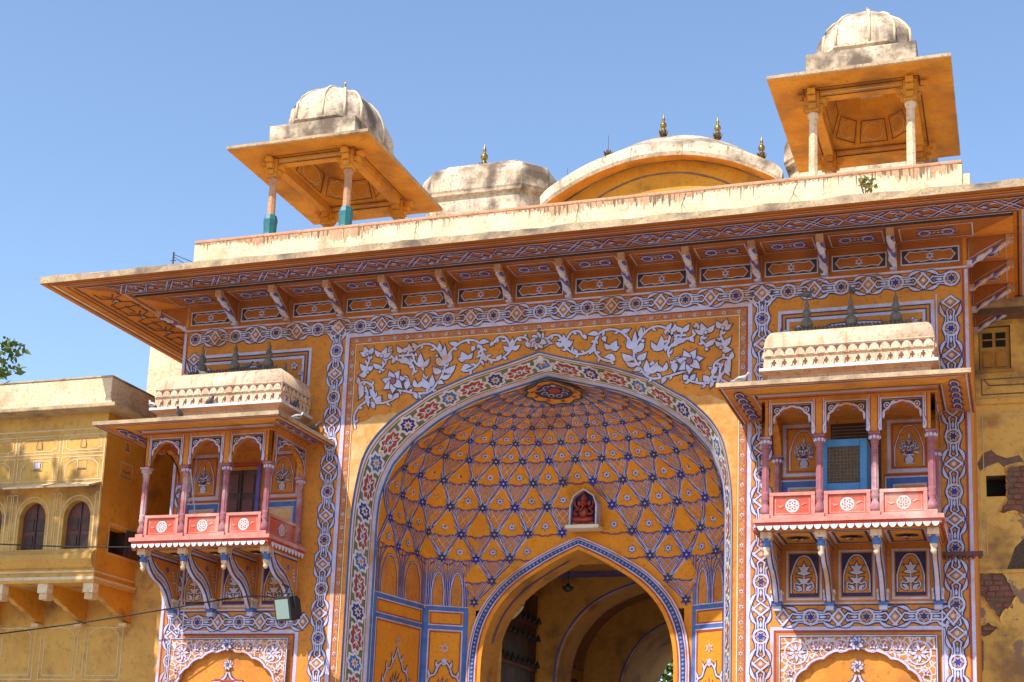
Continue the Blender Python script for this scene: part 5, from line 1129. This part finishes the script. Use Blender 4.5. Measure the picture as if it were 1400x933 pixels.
brickpatch([(6.42, 6.98), (6.8, 7.06), (7.2, 7.0), (7.2, 6.3), (6.7, 6.28), (6.5, 6.36), (6.3, 6.32), (6.36, 6.42), (6.44, 6.55), (6.42, 6.7), (6.44, 6.8)], 5)
brickpatch([(5.95, 4.62), (6.1, 4.68), (6.24, 4.6), (6.12, 4.5), (5.95, 4.48)], 8)
q = Paint(lambda x, z, h: (x, YR - h, z), .002); q.poly([(6.38, 5.48), (6.9, 5.48), (6.9, 6.0), (6.66, 5.96), (6.5, 5.8), (6.44, 5.62)], 'mesh_brown'); q.build('bare_plaster', hw_, fixn=False); q = Paint(lambda x, z, h: (x, YR - h, z), .002); q.poly([(6.0, 7.1), (6.08, 7.24), (6.2, 7.3), (6.28, 7.22), (6.42, 7.16), (6.6, 7.2), (6.7, 7.04), (6.4, 7.0), (6.3, 7.1), (6.15, 7.05), (6.03, 6.98)], 'mortar'); q.build('bare_plaster', hw_, fixn=False); q = Paint(lambda x, z, h: (x, YR - h, z), .002); q.poly([(5.98, 4.5), (6.03, 4.4), (6.02, 4.0), (5.98, 3.9)], 'mortar'); q.build('bare_plaster', hw_, fixn=False)
# little red moulding on the right edge of the facade
m = MB(); m.box(5.62, 6.12, -.06, -.009, 5.13, 5.19, 'shutter_red')
for k in range(6): m.ball((5.66 + .085 * k, -.045, 5.12), .03, 'shutter_red', 5)
m.build('red_moulding', gate)
# ------------------------------------------------------------------ small things
# wooden gate leaf folded back in the passage
dl = tag(empty('gate_leaf', (-1.7, 4.2, 0)), 'dark studded wooden gate leaf standing open inside the passage', 'gate')
m = MB()
for k in range(9): m = MB(); m.box(-1.86, -1.78, 3.3 + .27 * k, 3.3 + .27 * k + .26, .05, 5.6, 'wood'); m.build('plank', dl)
m = MB()
for z in (1.4, 2.4, 3.4, 4.2, 5.0): m = MB(); m.box(-1.779, -1.75, 3.3, 5.72, z, z + .14, 'shutter_red'); m.build('crossbar', dl)
m = MB()
for z in (4.27, 4.75, 5.07):
    for k in range(9): m = MB(); m.lathe([(.05, 0), (.045, .03), (.01, .13)], (-1.70, 3.43 + .27 * k, z), 'lamp_black', 8); m.build('stud', dl)
for k in range(1):
    m = MB(); m.tube(cat([(-1.72, 3.9, 4.92), (-1.55, 3.85, 5.0), (-1.42, 3.8, 5.12), (-1.38, 3.78, 5.22)], 5), [.05 - .002 * i for i in range(16)], 'band_cream', 8); tag(m.build('curved_horn', None, loc=(-1.72, 3.9, 4.92)), 'pale curved horn-shaped fitting sticking out from the dark gate leaf', 'fitting')
# hanging lamp
m = MB(); m.tube([(-.8, 4.4, 6.28), (-.8, 4.4, 5.6)], .008, 'cable_mat', 5); m.lathe([(.02, .0), (.06, .02), (.1, .07), (.105, .09), (.04, .11), (.015, .16)], (-.8, 4.4, 5.46), 'lamp_black', 14); tag(m.build('hanging_lamp', None, loc=(-.8, 4.4, 6.28)), 'small black lamp hanging from the passage ceiling', 'lamp')
# seated red figure in the shrine niche
st = MB(); c = .13; y = 2.12; z = 6.15
st.box(c - .17, c + .17, y - .05, y + .035, z, z + .045, 'idol_red')
for s2 in (-1, 1):
    st.tube(cat([(c + s2 * .04, y - .02, z + .1), (c + s2 * .14, y - .05, z + .09), (c + s2 * .1, y - .09, z + .07), (c - s2 * .02, y - .09, z + .065)], 4), .036, 'idol_red', 8)
    st.tube(cat([(c + s2 * .07, y, z + .27), (c + s2 * .135, y - .03, z + .22), (c + s2 * .13, y - .06, z + .16), (c + s2 * .08, y - .09, z + .16)], 4), .022, 'idol_red', 8); st.tube(cat([(c + s2 * .07, y, z + .27), (c + s2 * .14, y, z + .3), (c + s2 * .15, y - .02, z + .38)], 4), .018, 'idol_red', 8)
    st.ball((c + s2 * .075, y - .01, z + .345), .04, 'idol_red', 6, 1, .5, 1.2)
st.ball((c, y - .03, z + .19), .085, 'idol_red', 8, 1, .7, 1.15); st.ball((c, y - .03, z + .34), .062, 'idol_red', 8); st.tube(cat([(c, y - .08, z + .33), (c + .01, y - .11, z + .27), (c - .02, y - .11, z + .22), (c - .05, y - .1, z + .2)], 4), [.024 - .001 * i for i in range(13)], 'idol_red', 7); st.lathe([(.06, 0), (.055, .04), (.03, .08), (.012, .12)], (c, y - .03, z + .385), 'idol_red', 10)
tag(st.build('shrine_figure', None, loc=(c, y, z)), 'seated red carved figure in the small niche above the inner arch', 'statue')
# air cooler in the right balcony
ac = tag(empty('air_cooler', (4.47, -.55, 5.47)), 'bright blue metal air cooler with brown mesh pad on the balcony', 'cooler')
m = MB(); X0, X1, Y0, Y1, Z0, Z1 = 4.16, 4.75, -.80, -.25, 5.47, 6.56
m.box(X0, X1, Y0 + .02, Y1, Z0, Z1, 'cooler_blue'); m.box(X0, X0 + .09, Y0, Y0 + .019, Z0, Z1, 'cooler_blue'); m.box(X1 - .09, X1, Y0, Y0 + .019, Z0, Z1, 'cooler_blue'); m.box(X0 + .091, X1 - .091, Y0 - .001, Y0 + .018, Z1 - .1, Z1, 'cooler_blue'); m.box(X0 + .091, X1 - .091, Y0 - .001, Y0 + .018, Z0, 5.98, 'cooler_blue'); m.build('body', ac, bevel=.006)
m = MB(); m.box(X0 + .095, X1 - .095, Y0 + .005, Y0 + .019, 5.985, Z1 - .105, 'mesh_brown'); m.build('pad', ac)
m = MB()
for k in range(9): x = X0 + .12 + .044 * k; m.box(x, x + .006, Y0 - .004, Y0 + .004, 5.985, Z1 - .105, 'mortar')
for k in range(10): zz_ = 6.0 + .046 * k; m.box(X0 + .095, X1 - .095, Y0 - .008, Y0 - .0041, zz_, zz_ + .006, 'mortar')
m.build('grille', ac)
# floodlight on the left balcony's bracket
fl = tag(empty('floodlight', (-3.36, -.85, 4.4)), 'black floodlight with pale glass hung under the balcony bracket', 'floodlight')
rotf = lambda v: Vector((-3.36, -.9, 4.42)) + Matrix.Rotation(R(-18), 3, 'Z') @ (Matrix.Rotation(R(14), 3, 'X') @ Vector(v))
m = MB(); m.add([rotf(v) for v in [(x, y, z) for x in (-.16, .16) for y in (-.08, .10) for z in (-.17, .17)]], [(0, 1, 3, 2), (4, 6, 7, 5), (0, 4, 5, 1), (2, 3, 7, 6), (0, 2, 6, 4), (1, 5, 7, 3)], 'lamp_black')
for k in range(7): m.add([rotf(v) for v in [(x, y, z) for x in (-.15 + .046 * k, -.14 + .046 * k) for y in (.1, .16) for z in (-.13, .13)]], [(0, 1, 3, 2), (4, 6, 7, 5), (0, 4, 5, 1), (2, 3, 7, 6), (0, 2, 6, 4), (1, 5, 7, 3)], 'lamp_black')
m.build('housing', fl, bevel=.006)
m = MB(); m.add([rotf(v) for v in [(-.13, -.085, -.14), (.13, -.085, -.14), (.13, -.085, .14), (-.13, -.085, .14)]], [(0, 1, 2, 3)], 'lamp_glass'); m.build('glass', fl)
m = MB(); m.tube([rotf((-.18, 0, 0)), rotf((-.18, .0, .22)), rotf((.18, 0, .22)), rotf((.18, 0, 0))], .014, 'lamp_black', 6); m.tube([rotf((0, 0, .22)), (-3.5, -.62, 4.78), (-3.66, -.5, 4.84)], .016, 'lamp_black', 6)
m.tube(cat([rotf((0, .1, .1)), (-3.45, -.6, 4.72), (-3.6, -.55, 4.62), (-3.9, -.5, 4.66), (-4.3, -.42, 4.68), (-4.9, -.4, 4.62)], 5), .012, 'lamp_black', 5); m.build('bracket', fl)
# overhead wires, fixed at the balcony and running off to the left past the wing
def cable(name, a, b, sag, label, r=.011):
    a, b = Vector(a), Vector(b); m = MB(); m.tube([a.lerp(b, t / 24) - Vector((0, 0, sag * 4 * t / 24 * (1 - t / 24))) for t in range(25)], r, 'cable_mat', 6); tag(m.build(name, None, loc=a), label, 'cable')
cable('overhead_cable', (-4.6, -.42, 4.66), (-11.0, -2.2, 3.62), .1, 'thin black overhead cable running from the balcony brackets past the scalloped brackets')
cable('overhead_cable', (-5.9, -1.0, 5.36), (-11.5, -1.2, 5.75), .08, 'thin black overhead cable running from the balcony floor past the arched shutters')
cable('dangling_wire', (-5.62, -.2, 7.0), (-5.38, -.1, 5.5), 0, 'pale cord hanging down inside the balcony with the wooden door', .01)
bpy.data.objects['dangling_wire'].data.materials[0] = MATS['white']
# antenna behind the parapet's left end
m = MB(); m.tube([(-6.55, .3, 9.9), (-6.55, .3, 10.6)], .014, 'lamp_black', 6); m.tube([(-6.55, .3, 10.52), (-6.2, .5, 10.3)], .006, 'lamp_black', 5); m.tube([(-6.55, .3, 10.56), (-6.1, .9, 10.45)], .006, 'lamp_black', 5); m.tube([(-6.6, .3, 10.45), (-6.5, .3, 10.45)], .008, 'lamp_black', 5)
tag(m.build('roof_antenna', None, loc=(-6.55, .3, 9.9)), 'thin dark antenna pole standing on the roof edge beside the cream parapet', 'antenna')
# pigeons
def pigeon(loc, rz, label, white=False):
    m = MB(); ma = 'pigeon_white' if white else 'pigeon_grey'; M_ = Matrix.Rotation(rz, 3, 'Z'); L0 = Vector(loc)
    b = MB(); prof = [(-.17, .045, .012), (-.11, .06, .03), (-.05, .075, .052), (.02, .085, .06), (.07, .10, .052), (.10, .13, .036), (.115, .165, .028), (.13, .19, .03), (.155, .19, .02), (.175, .182, .006)]
    rows = [[L0 + .68 * M_ @ Vector((x, r * math.cos(2 * math.pi * k / 10), z + r * math.sin(2 * math.pi * k / 10) * 1.05)) for k in range(10)] for x, z, r in prof]
    b.loft(rows, ma, True, True); b.add(rows[0], [list(range(10))], ma); b.add(rows[-1], [list(range(10))], 'finial_grey')
    for s2 in (-1, 1):
        b.add([L0 + .68 * M_ @ Vector(v) for v in ((.05, s2 * .055, .10), (-.03, s2 * .066, .09), (-.16, s2 * .03, .06), (-.05, s2 * .062, .055), (.04, s2 * .058, .065))], [list(range(5))], 'finial_grey'); b.tube([L0 + .68 * M_ @ Vector((.01, s2 * .025, .04)), L0 + .68 * M_ @ Vector((.012, s2 * .025, 0))], .006, 'idol_red', 4)
    tag(b.build('pigeon', None, loc=loc, fixn=False), label, 'pigeon', 'pigeons perched on the gatehouse balconies')
L, Rr = CB[-1], CB[1]
for loc, rz, lb, wh in (((L - .1, -.97, 7.515), -.4, 'grey pigeon on the white ledge right under the carved frieze of the balcony roof', False), ((L - .42, -1.25, 7.26), -1.4, 'grey pigeon on the slope below the roof frieze, over the arcade', False), ((L - 1.10, -.97, 7.515), 2.6, 'pale pigeon at the roof ledge corner touching the ochre wing', True),
   ((L + 1.25, -.7, 7.27), 1.2, 'pale-backed pigeon on the shaded side slope of the balcony roof', True), ((L + 1.11, -.55, 7.515), 1.6, 'dark pigeon on the shaded side ledge of the balcony roof', False), ((L + 1.22, -.12, 7.27), .4, 'dark pigeon at the side slope against the painted wall', False),
   ((L - .78, -.6, 8.06), .5, 'dark pigeon beside the end of the grey ridge, next to the cream tower', False), ((L - .45, -.66, 8.06), 2.9, 'dark pigeon between the first and second grey finials of the ridge', False), ((L + .2, -.5, 8.18), .3, 'dark pigeon standing on the ridge beside its middle finial', False), ((L + .42, -.5, 8.18), 2.4, 'dark pigeon on the ridge with its back to another bird', False), ((L + .88, -.55, 8.06), -.8, 'dark pigeon at the shaded corner past the last finial', False),
   ((Rr - 1.28, -1.5, 7.17), .1, 'pale pigeon on the eave corner beside the big arch', True), ((Rr - .58, -.50, 8.62), .4, 'dark pigeon perched on top of a grey ridge finial near the arch', False), ((Rr + .02, -.50, 8.62), 2.0, 'dark pigeon perched on the middle grey finial above the blue cooler', False), ((Rr + .85, -.6, 8.06), 1.0, 'dark pigeon on the roof end next to the painted corner band', False), ((Rr - .86, -.6, 8.06), 2.2, 'dark pigeon at the roof end of the balcony with the blue cooler', False)):
    pigeon(loc, rz, lb, wh)
# plant on the eave, foot of the parapet
def leaves(b, c, rad, n, size, m, rnd):
    for k in range(n):
        while True:
            v = Vector((rnd.uniform(-1, 1), rnd.uniform(-1, 1), rnd.uniform(-1, 1)))
            if v.length < 1: break
        q = Vector(c) + Vector((v.x * rad[0], v.y * rad[1], v.z * rad[2])); d = Vector((rnd.uniform(-1, 1), rnd.uniform(-1, 1), rnd.uniform(-.8, .8))).normalized(); s_ = d.cross(Vector((rnd.uniform(-1, 1), rnd.uniform(-1, 1), rnd.uniform(-1, 1)))).normalized(); l = size * rnd.uniform(.6, 1.3)
        b.add([q, q + d * l * .5 + s_ * l * .28, q + d * l, q + d * l * .5 - s_ * l * .28], [(0, 1, 2, 3)], m)
rnd = random.Random(4)
pl = tag(empty('wall_plant', (4.7, -.15, 10.1)), 'small yellow-green weed growing on the eave in front of the parapet', 'plant')
b = MB(); leaves(b, (4.72, -.2, 10.32), (.13, .08, .12), 90, .07, 'plant_mat', rnd); b.build('leaf_clump', pl, fixn=False); b = MB()
for k in range(6): b.tube([(4.7, -.17, 10.1), (4.7 + rnd.uniform(-.1, .1), -.22, 10.4)], .006, 'bark', 4)
b.build('stem', pl)
# tree branch hanging in at the left: a tree left of the forecourt
def tree(name, base, h, crown, n, leaf, label, rnd, twigs=()):
    t = tag(empty(name, base), label, 'tree'); b = MB(); B0 = Vector(base); top = B0 + Vector((0, 0, h)); b.tube([B0, B0 + Vector((.06, .04, h * .35)), B0 + Vector((-.05, 0, h * .7)), top], [.2, .15, .11, .05], 'bark', 9)
    for c, rad in crown: b.tube([B0 + Vector((0, 0, h * .55)), (B0 + Vector((0, 0, h * .75))).lerp(Vector(c), .5), Vector(c)], [.09, .05, .015], 'bark', 6)
    for q in twigs: b.tube(q, [.02, .014, .006], 'bark', 5)
    b.build('trunk', t); b = MB()
    for c, rad in crown: leaves(b, c, rad, int(n * rad[0] * rad[1] * rad[2] * 8), leaf, 'leaf_mat', rnd)
    for q in twigs: leaves(b, q[-1], (.2, .2, .16), 60, leaf, 'leaf_mat', rnd); leaves(b, Vector(q[1]).lerp(Vector(q[2]), .4), (.16, .16, .1), 25, leaf, 'leaf_mat', rnd)
    b.build('crown', t, fixn=False)
rnd = random.Random(11)
tx = wallpt(-60, 500, -5.0)
tree('leafy_tree', (tx[0] - 1.4, -5.0, 0), 7.2, [((tx[0] - 1.3, -5.0, 7.4), (1.1, 1.0, .9)), ((tx[0] - 1.0, -5.2, 6.5), (.8, .8, .6))], 60, .12, 'leafy green tree reaching a sprig towards the ochre wing', rnd,
     [(Vector((tx[0] - .9, -5, 6.9)), Vector((tx[0] - .1, -5, 6.75)), Vector((wallpt(14, 478, -5)[0], -5, wallpt(14, 478, -5)[1]))), (Vector((tx[0] - .9, -5, 6.8)), Vector((tx[0] - .2, -5, 6.5)), Vector((wallpt(6, 505, -5)[0], -5, wallpt(6, 505, -5)[1])))])
tree('courtyard_tree', (-7, 31, 0), 7, [((-7.2, 31, 6.0), (3, 1.8, 2.4)), ((-4.2, 32, 6.6), (3, 1.8, 2.4)), ((-9, 32, 8.0), (3, 1.8, 2.2)), ((-6, 31.5, 3.6), (3, 1.8, 1.8))], 22, .3, 'sunlit green tree seen through the passage', random.Random(5))

# the big tree of the forecourt that shades the wing's front
tree('shade_tree', (-13.2, -6.6, 0), 11, [((-11.6, -6.2, 12.6), (1.7, 1.3, 1.3)), ((-10.6, -6.4, 11.6), (1.1, 1.2, 1.2)), ((-12.6, -6.0, 11.2), (1.6, 1.3, 1.3)), ((-13.8, -6.4, 13.0), (1.6, 1.3, 1.2)), ((-15, -6.4, 11.8), (1.6, 1.3, 1.4)), ((-11.4, -6.6, 10.6), (1.3, 1.2, .9)), ((-10.2, -6.1, 12.7), (.9, .9, .8)), ((-12.2, -6.6, 13.9), (1.6, 1.2, 1.0))], 90, .26, 'tall leafy tree standing in front of the ochre wing and shading it', random.Random(21))
